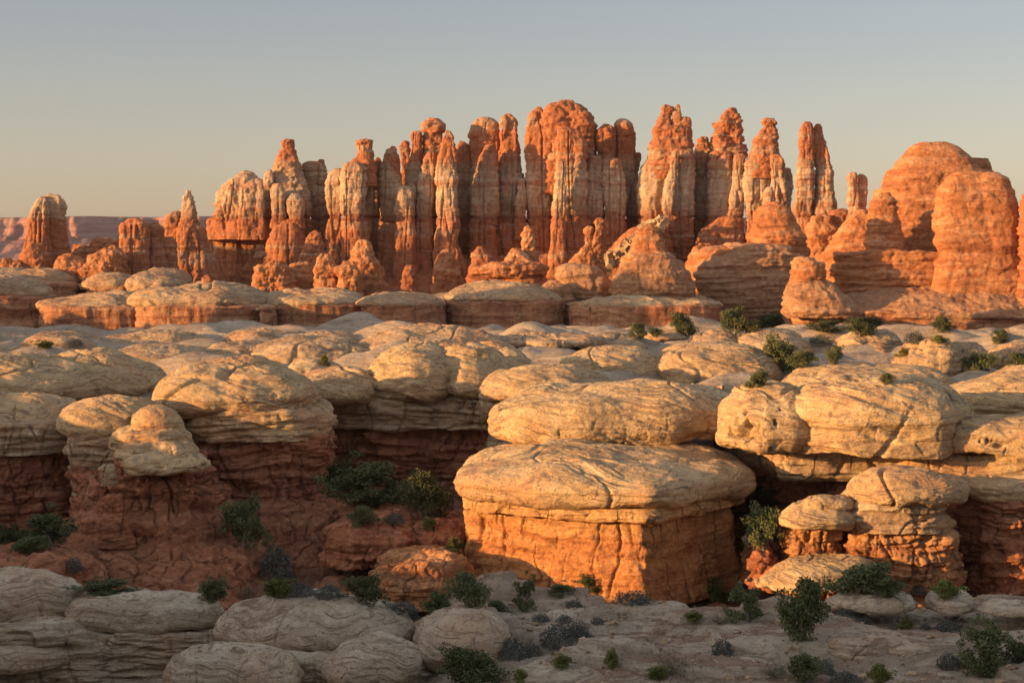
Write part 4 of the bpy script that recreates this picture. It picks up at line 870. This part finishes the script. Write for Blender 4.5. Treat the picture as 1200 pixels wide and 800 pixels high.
    spire('tall tower with a knobby flame like head and pale flutes', 505,
          ('head', [(126, 856, 862), (132, 849, 868), (144, 838, 870), (158, 836, 871), (170, 834, 872), (182, 832, 874)], {**K, 'S': .8, 'amp': 1.4, 'zb': 50, 'mat': 'spireR'}),
          ('shaft', [(180, 816, 836), (192, 813, 838), (246, 812, 836), (256, 812, 838), (335, 806, 842)], {'S': .7, 'dy': 2}),
          ('shaft', [(178, 832, 856), (196, 828, 857), (246, 826, 853), (256, 826, 855), (335, 820, 860)], {'S': .8, 'dy': -3}),
          ('shaft', [(181, 856, 873), (200, 855, 869), (246, 851, 868), (256, 850, 868), (285, 846, 870), (335, 840, 876)], {'S': .6, 'dy': -5}),
          ('back', [(182, 828, 874), (250, 820, 876), (335, 812, 880)], {'S': .9, 'dy': 6, 'dr': .4}))
    spire('slender tower with a round knob on its head, right of the flame headed one', 500,
          ('head', [(138, 894, 908), (143, 892, 911), (148, 896, 908), (155, 889, 911), (166, 882, 912), (176, 880, 912), (184, 877, 914)], {**K, 'S': .5, 'zb': 50, 'mat': 'spireR'}),
          ('shaft', [(180, 876, 905), (192, 871, 904), (215, 871, 902), (246, 873, 902), (256, 874, 904), (335, 868, 910)], {'S': .8}),
          ('shaft', [(181, 901, 914), (192, 899, 919), (206, 900, 919), (225, 903, 921), (246, 904, 922), (300, 900, 926), (335, 896, 930)], {'S': .7, 'dy': -3}),
          ('rib', [(220, 893, 902), (230, 890, 904), (260, 888, 906), (280, 886, 908)], {'S': .4, 'dy': -8, 'zb': 30}))
    spire('pale shaft glimpsed behind the knob headed tower', 520, ('shaft', [(197, 918, 926), (204, 915, 928), (240, 914, 929), (290, 912, 932)], {'S': .6}))
    spire('slender double topped tower standing apart from the needles', 490,
          ('shaft', [(142, 941, 952), (150, 938, 954), (170, 936, 955), (190, 935, 956), (212, 931, 955), (246, 930, 953), (256, 934, 954), (300, 938, 958), (335, 940, 960)], {'S': .7}),
          ('shaft', [(144, 955, 964), (152, 953, 966), (170, 953, 969), (192, 955, 974), (218, 955, 978), (240, 953, 981), (258, 950, 985), (290, 948, 991), (335, 946, 995)], {'S': .8, 'dy': 1}),
          ('foot', [(252, 945, 970), (270, 940, 978), (300, 942, 968)], {**K, 'dy': -6, 'mat': 'orange', 'S': .5}))
    spire('short white topped stump between the double topped tower and the red massif', 478,
          ('shaft', [(202, 994, 1004), (207, 992, 1006), (220, 993, 1006), (246, 993, 1008), (270, 990, 1012)], {'S': .5}),
          ('shaft', [(203, 1005, 1014), (208, 1004, 1017), (222, 1004, 1016), (240, 1003, 1016), (270, 1002, 1018)], {'S': .5, 'dy': 1}), mat='spireL')
    spire('low red saddle joining the double topped tower and the white topped stump', 486, ('saddle', [(244, 980, 992), (250, 972, 998), (280, 965, 1004), (320, 960, 1010)], K), mat='spireR', cat='rock mound', nm='rock_mound')
    spire('little red knob on the crest of the third ledge from the left', 424, ('knob', [(322, 239, 246), (326, 237, 249), (334, 236, 250)], {'st': 'knob', 'S': .3}), mat='orange', cat='rock mound', nm='rock_mound')
    spire('bright orange mound below the flame headed tower', 474, ('mound', [(284, 818, 835), (292, 810, 842), (304, 806, 850), (320, 804, 855)], K), mat='orange', cat='rock mound', nm='rock_mound')
    spire('sloping red buttress at the foot of the flame headed tower', 486, ('buttress', [(254, 838, 862), (268, 822, 868), (285, 815, 872), (330, 808, 880)], {'S': .8, 'dr': .5}), mat='spireR', cat='rock mound', nm='rock_mound')
    # low red pedestal joining the needles
    rock('needle_pedestal', 'continuous red shelf on which the needles stand', 'rock shelf', None, (600, 520, 18),
         [('wall', 'shelf', 'spireR', 'massif', 497, [(300, 380, 905, 506), (318, 372, 920, 500), (340, 365, 930, 492)], {'b': 20, 'n': 5, 'S': 1.2, 'zb': 15})])
    # loose blocks
    rnd = random.Random(5); e = empty('rubble', (Xof(735, 470), 470, 24))
    V, Q = [], []
    for i in range(260):
        t = rnd.random(); px = 703+72*t+rnd.uniform(-6, 6); Y = 478+14*rnd.random()-6*t
        zz = Zof(318-62*t**.8+rnd.uniform(-3, 12), Y); s = rnd.choice([.35, .5, .7, 1.0, 1.5])*rnd.uniform(.6, 1.1)
        c = np.array([Xof(px, Y), Y, zz]); R = np.linalg.qr(np.array([[rnd.gauss(0, 1) for _ in range(3)] for _ in range(3)]))[0]
        b = len(V)
        for k in range(8): V.append(c+R@(np.array([(k & 1)*2-1, (k >> 1 & 1)*2-1, (k >> 2 & 1)*2-1])*s*np.array([1, .8, .6])*rnd.uniform(.7, 1)))
        Q += [(b, b+1, b+3, b+2), (b+4, b+6, b+7, b+5), (b, b+4, b+5, b+1), (b+2, b+3, b+7, b+6), (b, b+2, b+6, b+4), (b+1, b+5, b+7, b+3)]
    bpy.data.objects.remove(e)
    o = mesh_obj('rubble', V, Q, M['creamfar'], None, (Xof(735, 480), 480, 24), smooth=False)
    tag(o, 'spill of loose pale blocks in the gully right of the slim hoodoo', 'rubble', kind='stuff')
    rock('talus_slope', 'steep red slope under the loose pale blocks', 'rock slope', None, (735, 485, 20),
         [('col', 'slope', 'spireR', 'massif', 492, [(256, 758, 778), (270, 738, 785), (290, 716, 790), (312, 700, 792), (335, 690, 795)], {'S': .9, 'dr': .6, 'zb': 18})])

# ------------------------------------------------------------------ plants
def leaf_mat(name, a, b, c):
    t = NT(name); oi = t.new('ShaderNodeObjectInfo'); tc = t.new('ShaderNodeTexCoord').outputs['Object']
    n = t.noise(tc, 1.6, 3, .6); n2 = t.noise(tc, 9, 2, .6)
    col = t.ramp(n, [(.30, a), (.50, b), (.70, c)])
    col = t.mix(t.rng(n2, .35, .65, 0, .5), col, a)
    hs = t.new('ShaderNodeHueSaturation'); t.l.new(col, hs.inputs['Color'])
    t.l.new(t.math('MULTIPLY_ADD', oi.outputs['Random'], .5, .75), hs.inputs['Value'])
    t.b.inputs['Roughness'].default_value = .75
    return t.done(hs.outputs[0], None)
M['juniper'] = leaf_mat('juniper_leaves', (.052, .060, .025), (.100, .106, .042), (.155, .150, .065))
M['sage'] = leaf_mat('sage_leaves', (.060, .062, .050), (.110, .112, .092), (.165, .160, .125))
M['yellow'] = leaf_mat('yellow_green_leaves', (.08, .085, .02), (.16, .15, .04), (.24, .21, .07))
def bark():
    t = NT('grey_bark'); p = t.new('ShaderNodeTexCoord').outputs['Object']
    n = t.noise(t.map(p, (6, 6, 1)), 2, 5, .7)
    return t.done(t.ramp(n, [(.3, (.07, .05, .04)), (.7, (.24, .19, .15))]), t.bump(n, .03))
M['bark'] = bark()
M['straw'] = leaf_mat('dry_grass_blades', (.14, .11, .06), (.24, .19, .10), (.33, .27, .15))

class Bag:
    def __init__(s): s.V, s.Q, s.n = [], [], 0
    def put(s, V, Q):
        V = np.asarray(V, float); s.V.append(V); s.Q.append(np.asarray(Q, int)+s.n); s.n += len(V)
    def tube(s, pts, r, k=6):
        pts = np.asarray(pts, float); d = np.gradient(pts, axis=0); d /= np.linalg.norm(d, axis=1)[:, None]+1e-9
        a = np.cross(d, [.31, .87, .2]); a /= np.linalg.norm(a, axis=1)[:, None]; b = np.cross(d, a)
        t = np.arange(k)*2*np.pi/k
        V = (pts[:, None]+np.asarray(r)[:, None, None]*(np.cos(t)[None, :, None]*a[:, None]+np.sin(t)[None, :, None]*b[:, None])).reshape(-1, 3)
        i = np.arange(len(pts)-1)[:, None]*k; j = np.arange(k)[None]; j2 = (j+1) % k
        s.put(V, np.stack([i+j, i+j2, i+k+j2, i+k+j], -1).reshape(-1, 4))
    def leaves(s, C, N, size, R):
        n = len(C); d = R.normal(size=(n, 3)); d /= np.linalg.norm(d, axis=1)[:, None]
        N = N+.8*R.normal(size=(n, 3)); e = np.cross(d, N); e /= np.linalg.norm(e, axis=1)[:, None]+1e-9
        sz = size*R.uniform(.6, 1.3, n)[:, None]; w = sz*.45
        V = np.stack([C-d*sz*.2, C+e*w+d*sz*.3, C+d*sz, C-e*w+d*sz*.3], 1).reshape(-1, 3)
        s.put(V, np.arange(4*n).reshape(-1, 4))
    def build(s, name, mat, parent, loc, smooth=False):
        return mesh_obj(name, np.concatenate(s.V)+np.asarray(loc), np.concatenate(s.Q), mat, parent, loc, smooth)

def limb(R, p, d, L, k=7, wig=.18, lift=.1):
    pts = [np.array(p, float)]; d = np.array(d, float)
    for i in range(k):
        d = d+R.normal(size=3)*wig+[0, 0, lift*.3]; d /= np.linalg.norm(d); pts.append(pts[-1]+d*L/k)
    return np.array(pts)
PLANTS = {}
def plant_proto(kind, var, h, w):
    """built once per kind and variant at its real size (metres)"""
    R = np.random.default_rng(hash((kind, var)) % 1000 if False else (len(kind)*131+var*17+3))
    wood, leaf = Bag(), Bag()
    if kind in ('juniper', 'upright_juniper', 'yellow_shrub'):
        nl = {'juniper': 9, 'upright_juniper': 8, 'yellow_shrub': 8}[kind]
        trunk = limb(R, (0, 0, -.3), (R.normal()*.15, R.normal()*.15, 1), h*.75, 8, .16, .1)
        wood.tube(trunk, np.linspace(.045*h+.03, .012*h, len(trunk)), 7)
        centers = []
        for i in range(nl):
            t = (i+.5)/nl; b = trunk[1+int(t*(len(trunk)-3))]
            a = i*2.4+R.uniform(-.5, .5); up = R.uniform(.05, .7)+t*.8
            L = (w*.52)*(1-.45*t)*R.uniform(.75, 1.15)
            q = limb(R, b, (math.cos(a), math.sin(a), up), L, 7, .2, .25)
            wood.tube(q, np.linspace(.018*h+.01, .008, len(q)), 5)
            if i % 3 == 0:
                dq = limb(R, q[3], R.normal(size=3)+[0, 0, .6], L*.7, 6, .3); wood.tube(dq, np.linspace(.012*h, .006, len(dq)), 4)
            for j in (3, 5, 6, 7):
                centers.append((q[j], .19*w*R.uniform(.5, 1.0)))
                if R.random() < .75:
                    o = q[j]+R.normal(size=3)*[.13*w, .13*w, .10*h]; centers.append((o, .15*w*R.uniform(.5, 1)))
        centers.append((trunk[-1], .15*w)); centers.append((trunk[-1]+[0, 0, .10*h], .11*w)); centers.append((trunk[-2], .17*w))
        for c, r in centers:
            c = np.array(c); c[2] = max(c[2], r*.45)
            n = int(22+72*(r/.4)**1.5); dirs = R.normal(size=(n, 3)); dirs /= np.linalg.norm(dirs, axis=1)[:, None]
            rad = r*R.uniform(.35, 1.0, n)[:, None]**.6
            leaf.leaves(c+dirs*rad*[1, 1, .75], dirs, .105 if kind != 'yellow_shrub' else .085, R)
    elif kind == 'sagebrush':
        for i in range(16):
            a = R.uniform(0, 6.28); q = limb(R, (0, 0, -.1), (math.cos(a)*.9, math.sin(a)*.9, R.uniform(.4, 1.5)), w*.5, 5, .15)
            wood.tube(q, np.linspace(.025, .006, len(q)), 4)
        n = 1500; dirs = R.normal(size=(n, 3)); dirs[:, 2] = abs(dirs[:, 2])*.9; dirs /= np.linalg.norm(dirs, axis=1)[:, None]
        lump = 1+.28*perlin(dirs[:, 0]*2.2, dirs[:, 1]*2.2, dirs[:, 2]*2.2, var+80)+.15*perlin(dirs[:, 0]*5, dirs[:, 1]*5, dirs[:, 2]*5, var+90)
        rad = (lump*R.uniform(.4, 1, n)**.45)[:, None]
        leaf.leaves(dirs*rad*[w/2, w/2, h], dirs+[0, 0, .5], .085, R)
    else:   # bare or sparse twiggy bush
        for i in range(26):
            a = R.uniform(0, 6.28); q = limb(R, (R.normal()*.1, R.normal()*.1, -.1), (math.cos(a), math.sin(a), R.uniform(.3, 1.8)), h*R.uniform(.6, 1.1), 6, .28)
            wood.tube(q, np.linspace(.03, .008, len(q)), 4)
            for m in range(2):
                j = R.integers(2, 6); s = limb(R, q[j], R.normal(size=3)+[0, 0, .5], h*.35, 4, .3); wood.tube(s, np.linspace(.014, .005, len(s)), 3)
                if R.random() < .6:
                    dd = R.normal(size=(14, 3)); leaf.leaves(s[-1]+dd*.09, dd, .07, R)
    return wood, leaf
PROTO = {}
NAMES = {'juniper': ('juniper', 'juniper', 'juniper'), 'upright_juniper': ('juniper', 'juniper', 'juniper'),
         'sagebrush': ('sagebrush', 'shrub', 'sage'), 'yellow_shrub': ('leafy_shrub', 'shrub', 'yellow'), 'dead_bush': ('twiggy_bush', 'shrub', 'straw')}
DIMS = {'juniper': (2.6, 3.0), 'upright_juniper': (3.2, 2.0), 'sagebrush': (1.0, 1.8), 'yellow_shrub': (1.7, 1.8), 'dead_bush': (1.4, 1.8)}
_cnt = {}
def plant(kind, P, h, w, label, group):
    k = _cnt.get(kind, 0); _cnt[kind] = k+1
    nv = {'juniper': 5, 'upright_juniper': 2, 'sagebrush': 3, 'yellow_shrub': 2, 'dead_bush': 2}[kind]
    nm, cat, lm = NAMES[kind]; H, Wd = DIMS[kind]; key = (kind, k % nv)
    if key not in PROTO:
        wood, leaf = plant_proto(kind, k % nv, H, Wd)
        e = empty(nm, P); a = wood.build('trunk' if cat == 'juniper' else 'stems', M['bark'], e, P, True)
        b = leaf.build('crown' if cat == 'juniper' else 'foliage', M[lm], e, P)
        V = np.concatenate(leaf.V); zt = np.percentile(V[:, 2], 98.5); xw = np.percentile(V[:, 0], 98)-np.percentile(V[:, 0], 2)
        PROTO[key] = (a, b, zt, xw)
    else:
        a0, b0 = PROTO[key][:2]; e = empty(nm, P)
        for s in (a0, b0):
            c = s.copy(); COL.objects.link(c); c.parent = e
    zt, xw = PROTO[key][2:]
    e.rotation_euler = (0, 0, (k*2.1) % 6.28); e.scale = (w/xw, w/xw, h/zt)
    tag(e, label, cat, group)
    return e

def build_plants():
    bpy.context.view_layer.update(); dg = bpy.context.evaluated_depsgraph_get()
    def hit(px, py):
        d = Vector(((px-600)/F, 1.0, -(py-HY)/F)).normalized()
        ok, loc, nrm, *_ = SCN.ray_cast(dg, Vector((0, 0, ZC)), d)
        return loc, nrm
    def drop(x, y, z=90):
        ok, loc, nrm, *_ = SCN.ray_cast(dg, Vector((x, y, z)), Vector((0, 0, -1)))
        return loc, nrm
    J, U, S_, Yl, D = 'juniper', 'upright_juniper', 'sagebrush', 'yellow_shrub', 'dead_bush'
    nb = 'junipers and shrubs on the near bench'; cf = 'trees and bushes on the canyon floor'; pt = 'shrubs scattered over the plateau'
    L = [
     (J, 426, 707, 34, 48, 'rounded juniper in front of the low red mound', nb), (J, 250, 704, 30, 38, 'juniper showing above the long pillow boulder at the left', nb),
     (Yl, 322, 699, 22, 34, 'green shrub between the butte foot and the broad flat boulder', nb), (J, 130, 693, 16, 60, 'low green shrub just behind the gap between the two left boulders', nb),
     (J, 547, 710, 40, 52, 'round dark juniper at the left corner of the lit block', nb), (U, 612, 712, 42, 26, 'narrow upright juniper in front of the lit block', nb),
     (J, 512, 712, 24, 36, 'low juniper left of the round dark one at the block corner', nb), (J, 580, 712, 18, 34, 'small juniper between the round dark one and the narrow one', nb),
     (J, 692, 694, 22, 26, 'small pointed juniper left of the dark cone shaped one by the lit block', nb), (J, 660, 697, 14, 32, 'low mat of juniper at the foot of the middle of the lit block', nb),
     (U, 733, 694, 40, 42, 'dark cone shaped juniper under the shadow edge of the block', nb), (S_, 770, 697, 18, 50, 'grey sage mound at the foot of the shaded face of the block', nb),
     (S_, 742, 705, 14, 42, 'grey sage in front of the dark cone shaped juniper', nb), (Yl, 838, 690, 36, 34, 'pale yellow green shrub against the shaded face of the block', nb),
     (S_, 870, 692, 14, 40, 'low grey sage right of the yellow green shrub', nb), (U, 878, 727, 50, 38, 'loose juniper in front of the tongue of pale rock', nb),
     (J, 942, 748, 72, 62, 'tallest juniper on the bench, in front of the small mushroom pillar', nb), (J, 1000, 695, 38, 66, 'wide juniper at the foot of the tall mushroom pillar', nb),
     (J, 1045, 698, 22, 40, 'low juniper right of the wide one below the tall pillar', nb), (Yl, 1108, 700, 22, 30, 'green shrub behind the two humped pale boulder', nb),
     (S_, 1112, 716, 20, 42, 'round grey sage in front of the two humped pale boulder', nb), (J, 1152, 790, 62, 64, 'large spreading juniper near the bottom right corner', nb),
     (J, 1188, 775, 26, 34, 'low juniper at the right edge beside the spreading one', nb), (J, 943, 800, 36, 48, 'dense round juniper at the bottom edge right of centre', nb),
     (S_, 968, 790, 20, 22, 'grey sage pressed against the dense round juniper at the bottom', nb), (J, 562, 803, 48, 76, 'big ragged juniper at the bottom edge left of centre', nb),
     (S_, 600, 770, 24, 36, 'grey sage right behind the big ragged juniper', nb), (S_, 652, 756, 26, 40, 'largest round grey sage in the middle of the bench', nb),
     (S_, 676, 747, 20, 34, 'grey sage just right of the largest one', nb), (S_, 622, 768, 16, 28, 'small grey sage between the ragged juniper and the largest sage', nb),
     (Yl, 719, 772, 24, 20, 'little round green bush alone on bare rock', nb), (Yl, 660, 782, 16, 24, 'small green bush in front of the largest sage', nb),
     (Yl, 608, 797, 14, 22, 'small green bush at the bottom beside the ragged juniper', nb), (D, 785, 790, 34, 40, 'twiggy dead bush at the bottom centre', nb),
     (Yl, 770, 796, 16, 26, 'green sprigs around the dead bush', nb), (S_, 847, 767, 20, 26, 'grey bush on the bare rock right of the dead bush', nb),
     (S_, 996, 720, 16, 30, 'left one of two round sage bushes before the pale hump', nb), (S_, 1014, 716, 14, 18, 'right one of two round sage bushes before the pale hump', nb),
     (S_, 1029, 716, 8, 12, 'tiny dark sage at the right end of the pale hump', nb), (Yl, 1062, 736, 16, 20, 'small green shrub in the middle of the right bench', nb),
     (S_, 1085, 737, 8, 14, 'tiny shrub right of the small green one on the right bench', nb), (S_, 990, 800, 14, 40, 'low grey sage at the bottom edge right of the dense juniper', nb),
     (Yl, 1030, 800, 24, 26, 'green shrub at the bottom edge under the tilted slab', nb), (S_, 1112, 782, 18, 30, 'grey sage left of the spreading juniper', nb),
     (D, 1120, 724, 12, 20, 'dry twiggy tuft in front of the round sage at the right', nb), (D, 905, 790, 18, 34, 'dry twigs left of the dense juniper at the bottom', nb),
     (S_, 634, 727, 9, 22, 'small dark sage behind the largest one, left', nb), (S_, 661, 728, 9, 20, 'small dark sage behind the largest one, right', nb),
     (S_, 700, 730, 8, 16, 'small dark sage on the red soil in the middle of the bench', nb), (S_, 672, 710, 8, 22, 'flat sage below the low mat of juniper', nb),
     (S_, 482, 725, 8, 22, 'dark sage in the crack right of the broad flat boulder', nb), (Yl, 815, 727, 12, 30, 'yellowish low shrub in the middle of the bench, left of the loose juniper', nb),
     (D, 845, 730, 12, 34, 'grey dry bush right of the yellowish low shrub', nb), (S_, 905, 690, 10, 30, 'grey sage at the left end of the tongue of pale rock', nb),
     (S_, 1075, 694, 9, 26, 'grey brush at the foot of the tall mushroom pillar, right side', nb),
     (S_, 350, 696, 14, 40, 'grey brush right of the green shrub by the butte foot', nb), (D, 290, 698, 18, 34, 'bare brush right of the juniper above the long pillow boulder', nb),
     (S_, 385, 700, 16, 34, 'grey brush left of the rounded juniper', nb), (S_, 470, 716, 12, 40, 'low grey brush between the rounded juniper and the block corner', nb),
     # canyon floor
     (J, 284, 640, 56, 54, 'large dark tree in the gap between the two left buttes', cf), (S_, 322, 676, 40, 46, 'grey brush at the foot of the mushroom butte pedestal', cf),
     (J, 395, 574, 36, 40, 'dark tree beside the right side of the mushroom butte wall', cf), (J, 432, 588, 50, 80, 'widest dark thicket below the back wall', cf),
     (J, 498, 608, 56, 62, 'tall dark tree in the middle of the canyon behind the block', cf), (J, 462, 588, 24, 40, 'low tree between the thicket and the tall dark tree', cf),
     (J, 424, 614, 22, 40, 'low green bush on the left end of the narrow red ledge', cf), (S_, 462, 612, 12, 26, 'grey bush on the right end of the narrow red ledge', cf),
     (Yl, 504, 620, 14, 18, 'small bush on top of the shaded slab behind the block', cf), (Yl, 530, 645, 16, 26, 'yellow green bush at the left edge of the block', cf),
     (J, 20, 618, 34, 50, 'dark tree at the left edge under the ledge cliffs', cf), (J, 58, 640, 40, 60, 'wide dark tree at the foot of the crumbling butte, left side', cf),
     (J, 70, 612, 24, 36, 'small dark tree tucked against the crumbling butte', cf), (J, 30, 648, 22, 44, 'low bush below the dark trees at the left edge', cf),
     (S_, 85, 662, 16, 26, 'grey green bush on the lower left slope of the crumbling butte', cf),
     (J, 896, 644, 52, 46, 'tall dark tree in the gap between the block and the small pillar', cf), (J, 898, 600, 36, 40, 'dark tree high in the same gap right of the block', cf),
     (S_, 862, 684, 14, 30, 'brush at the shaded right foot of the block', cf),
     # plateau
     (J, 745, 396, 19, 22, 'small juniper below the pale shelf, left of centre', pt), (J, 769, 394, 10, 20, 'low shrub just right of the small juniper below the pale shelf', pt),
     (J, 803, 393, 28, 30, 'juniper below the right end of the pale shelf', pt), (J, 860, 392, 32, 34, 'juniper at the foot of the broad shaded dome', pt),
     (Yl, 880, 390, 15, 18, 'small yellowish shrub at the foot of the broad shaded dome', pt), (J, 905, 382, 22, 36, 'dark bush between the broad dome and the cone shaped dome', pt),
     (J, 968, 388, 14, 40, 'dark brush at the right foot of the cone shaped dome', pt), (J, 1007, 394, 22, 36, 'bright juniper below the apron of the massif', pt),
     (J, 1020, 376, 22, 30, 'dark bush against the foot of the massif', pt), (J, 1103, 388, 18, 30, 'round shrub below the middle of the massif foot', pt),
     (J, 917, 434, 42, 46, 'tallest juniper on the plateau, right of the centre pair of domes', pt), (J, 945, 430, 20, 30, 'low juniper beside the tallest one of the plateau', pt),
     (J, 978, 426, 22, 24, 'green juniper on the end of the long low ridge', pt), (S_, 962, 402, 10, 28, 'dark brush behind the thin pale layers', pt),
     (J, 884, 454, 20, 24, 'shaded shrub at the right end of the smooth plateau dome', pt), (J, 1150, 418, 26, 44, 'wide dark juniper behind the leaning boulder', pt),
     (J, 1172, 402, 18, 22, 'sunlit juniper at the right, above the wide dark one', pt), (J, 1190, 428, 16, 26, 'shrub at the right edge on the shaded hump', pt),
     (S_, 1072, 402, 14, 24, 'sage above the cracked knot of boulders', pt), (Yl, 1058, 412, 10, 18, 'small yellowish shrub left of the cracked knot', pt),
     (Yl, 1100, 402, 10, 16, 'little shrub on top of the cracked knot', pt), (Yl, 381, 428, 14, 12, 'single small green shrub right of the mushroom dome', pt),
     (Yl, 54, 408, 9, 22, 'green patch on the low lit whaleback', pt), (S_, 88, 404, 7, 20, 'grey patch on the low lit whaleback, right of the green one', pt),
     (J, 1040, 450, 14, 20, 'tiny juniper behind the crest of the largest dome', pt),
    ]
    for kind, px, py, hp, wp, label, group in L:
        loc, nrm = hit(px, py)
        if loc is None: print('miss', px, py); continue
        if nrm.z < .45:      # the foot of a cliff: step forward onto the ground before it
            for st in np.arange(.5, 14, .5):
                y = loc.y-st; l2, n2 = drop(Xof(px, y), y, loc.z+1.2)
                if l2 is not None and n2.z > .45: loc, nrm = l2, n2; break
        Y = loc.y; s = Y/F
        plant(kind, (loc.x, loc.y, loc.z-.05), hp*s*.95, wp*s*.88, label, group)
    # tiny tufts and loose stones
    R = np.random.default_rng(11)
    gb, pb = Bag(), Bag(); k = 0
    while k < 1500:
        Y = R.uniform(104, 145); X = R.uniform(-.27, .27)*Y
        if perlin(np.array([X/5]), np.array([Y/5]), None, 95)[0] < .02: continue
        k += 1; z = float(ground_z(np.array([X]), np.array([Y]))[0]); n = R.integers(8, 18); s = R.uniform(.10, .26)
        c = np.array([X, Y, z])+R.normal(size=(n, 3))*[.09, .09, 0]; d = R.normal(size=(n, 3))*[.5, .5, 0]+[0, 0, 1.0]
        e = np.cross(d, R.normal(size=(n, 3))); e /= np.linalg.norm(e, axis=1)[:, None]
        gb.put(np.stack([c-e*.012-[0, 0, .03], c+e*.012-[0, 0, .03], c+d*s+e*.004, c+d*s-e*.004], 1).reshape(-1, 3), np.arange(4*n).reshape(-1, 4))
    o = mesh_obj('dry_grass', np.concatenate(gb.V), np.concatenate(gb.Q), M['straw'], None, (0, 125, 7), False); tag(o, 'thin dry grass tufts in the soil pockets of the near bench', 'grass', kind='stuff')
    cube = np.array([[(i & 1)*2-1, (i >> 1 & 1)*2-1, (i >> 2 & 1)*2-1] for i in range(8)], float)
    cq = [(0, 2, 3, 1), (4, 5, 7, 6), (0, 1, 5, 4), (2, 6, 7, 3), (0, 4, 6, 2), (1, 3, 7, 5)]
    for i in range(4200):
        far = i % 3 == 0
        Y = R.uniform(150, 240) if far else R.uniform(103, 146); X = R.uniform(-.27, .27)*Y
        z = float(ground_z(np.array([X]), np.array([Y]))[0]); s = R.choice([.06, .09, .14, .26], p=[.38, .3, .24, .08])*(1.8 if far else 1)
        q = np.linalg.qr(R.normal(size=(3, 3)))[0]
        pb.put(np.array([X, Y, z+s*.2])+(cube*R.uniform(.55, 1, (8, 1)))@q*s*[1, 1, .6], cq)
    o = mesh_obj('loose_stones', np.concatenate(pb.V), np.concatenate(pb.Q), M['neck'], None, (0, 140, 6), False); tag(o, 'loose stones scattered over the bench and the canyon floor', 'stones', kind='stuff')

build_ground(); build_far_mesa(); build_shadow_ridge()
build_rocks()
build_plants()
build_haze()
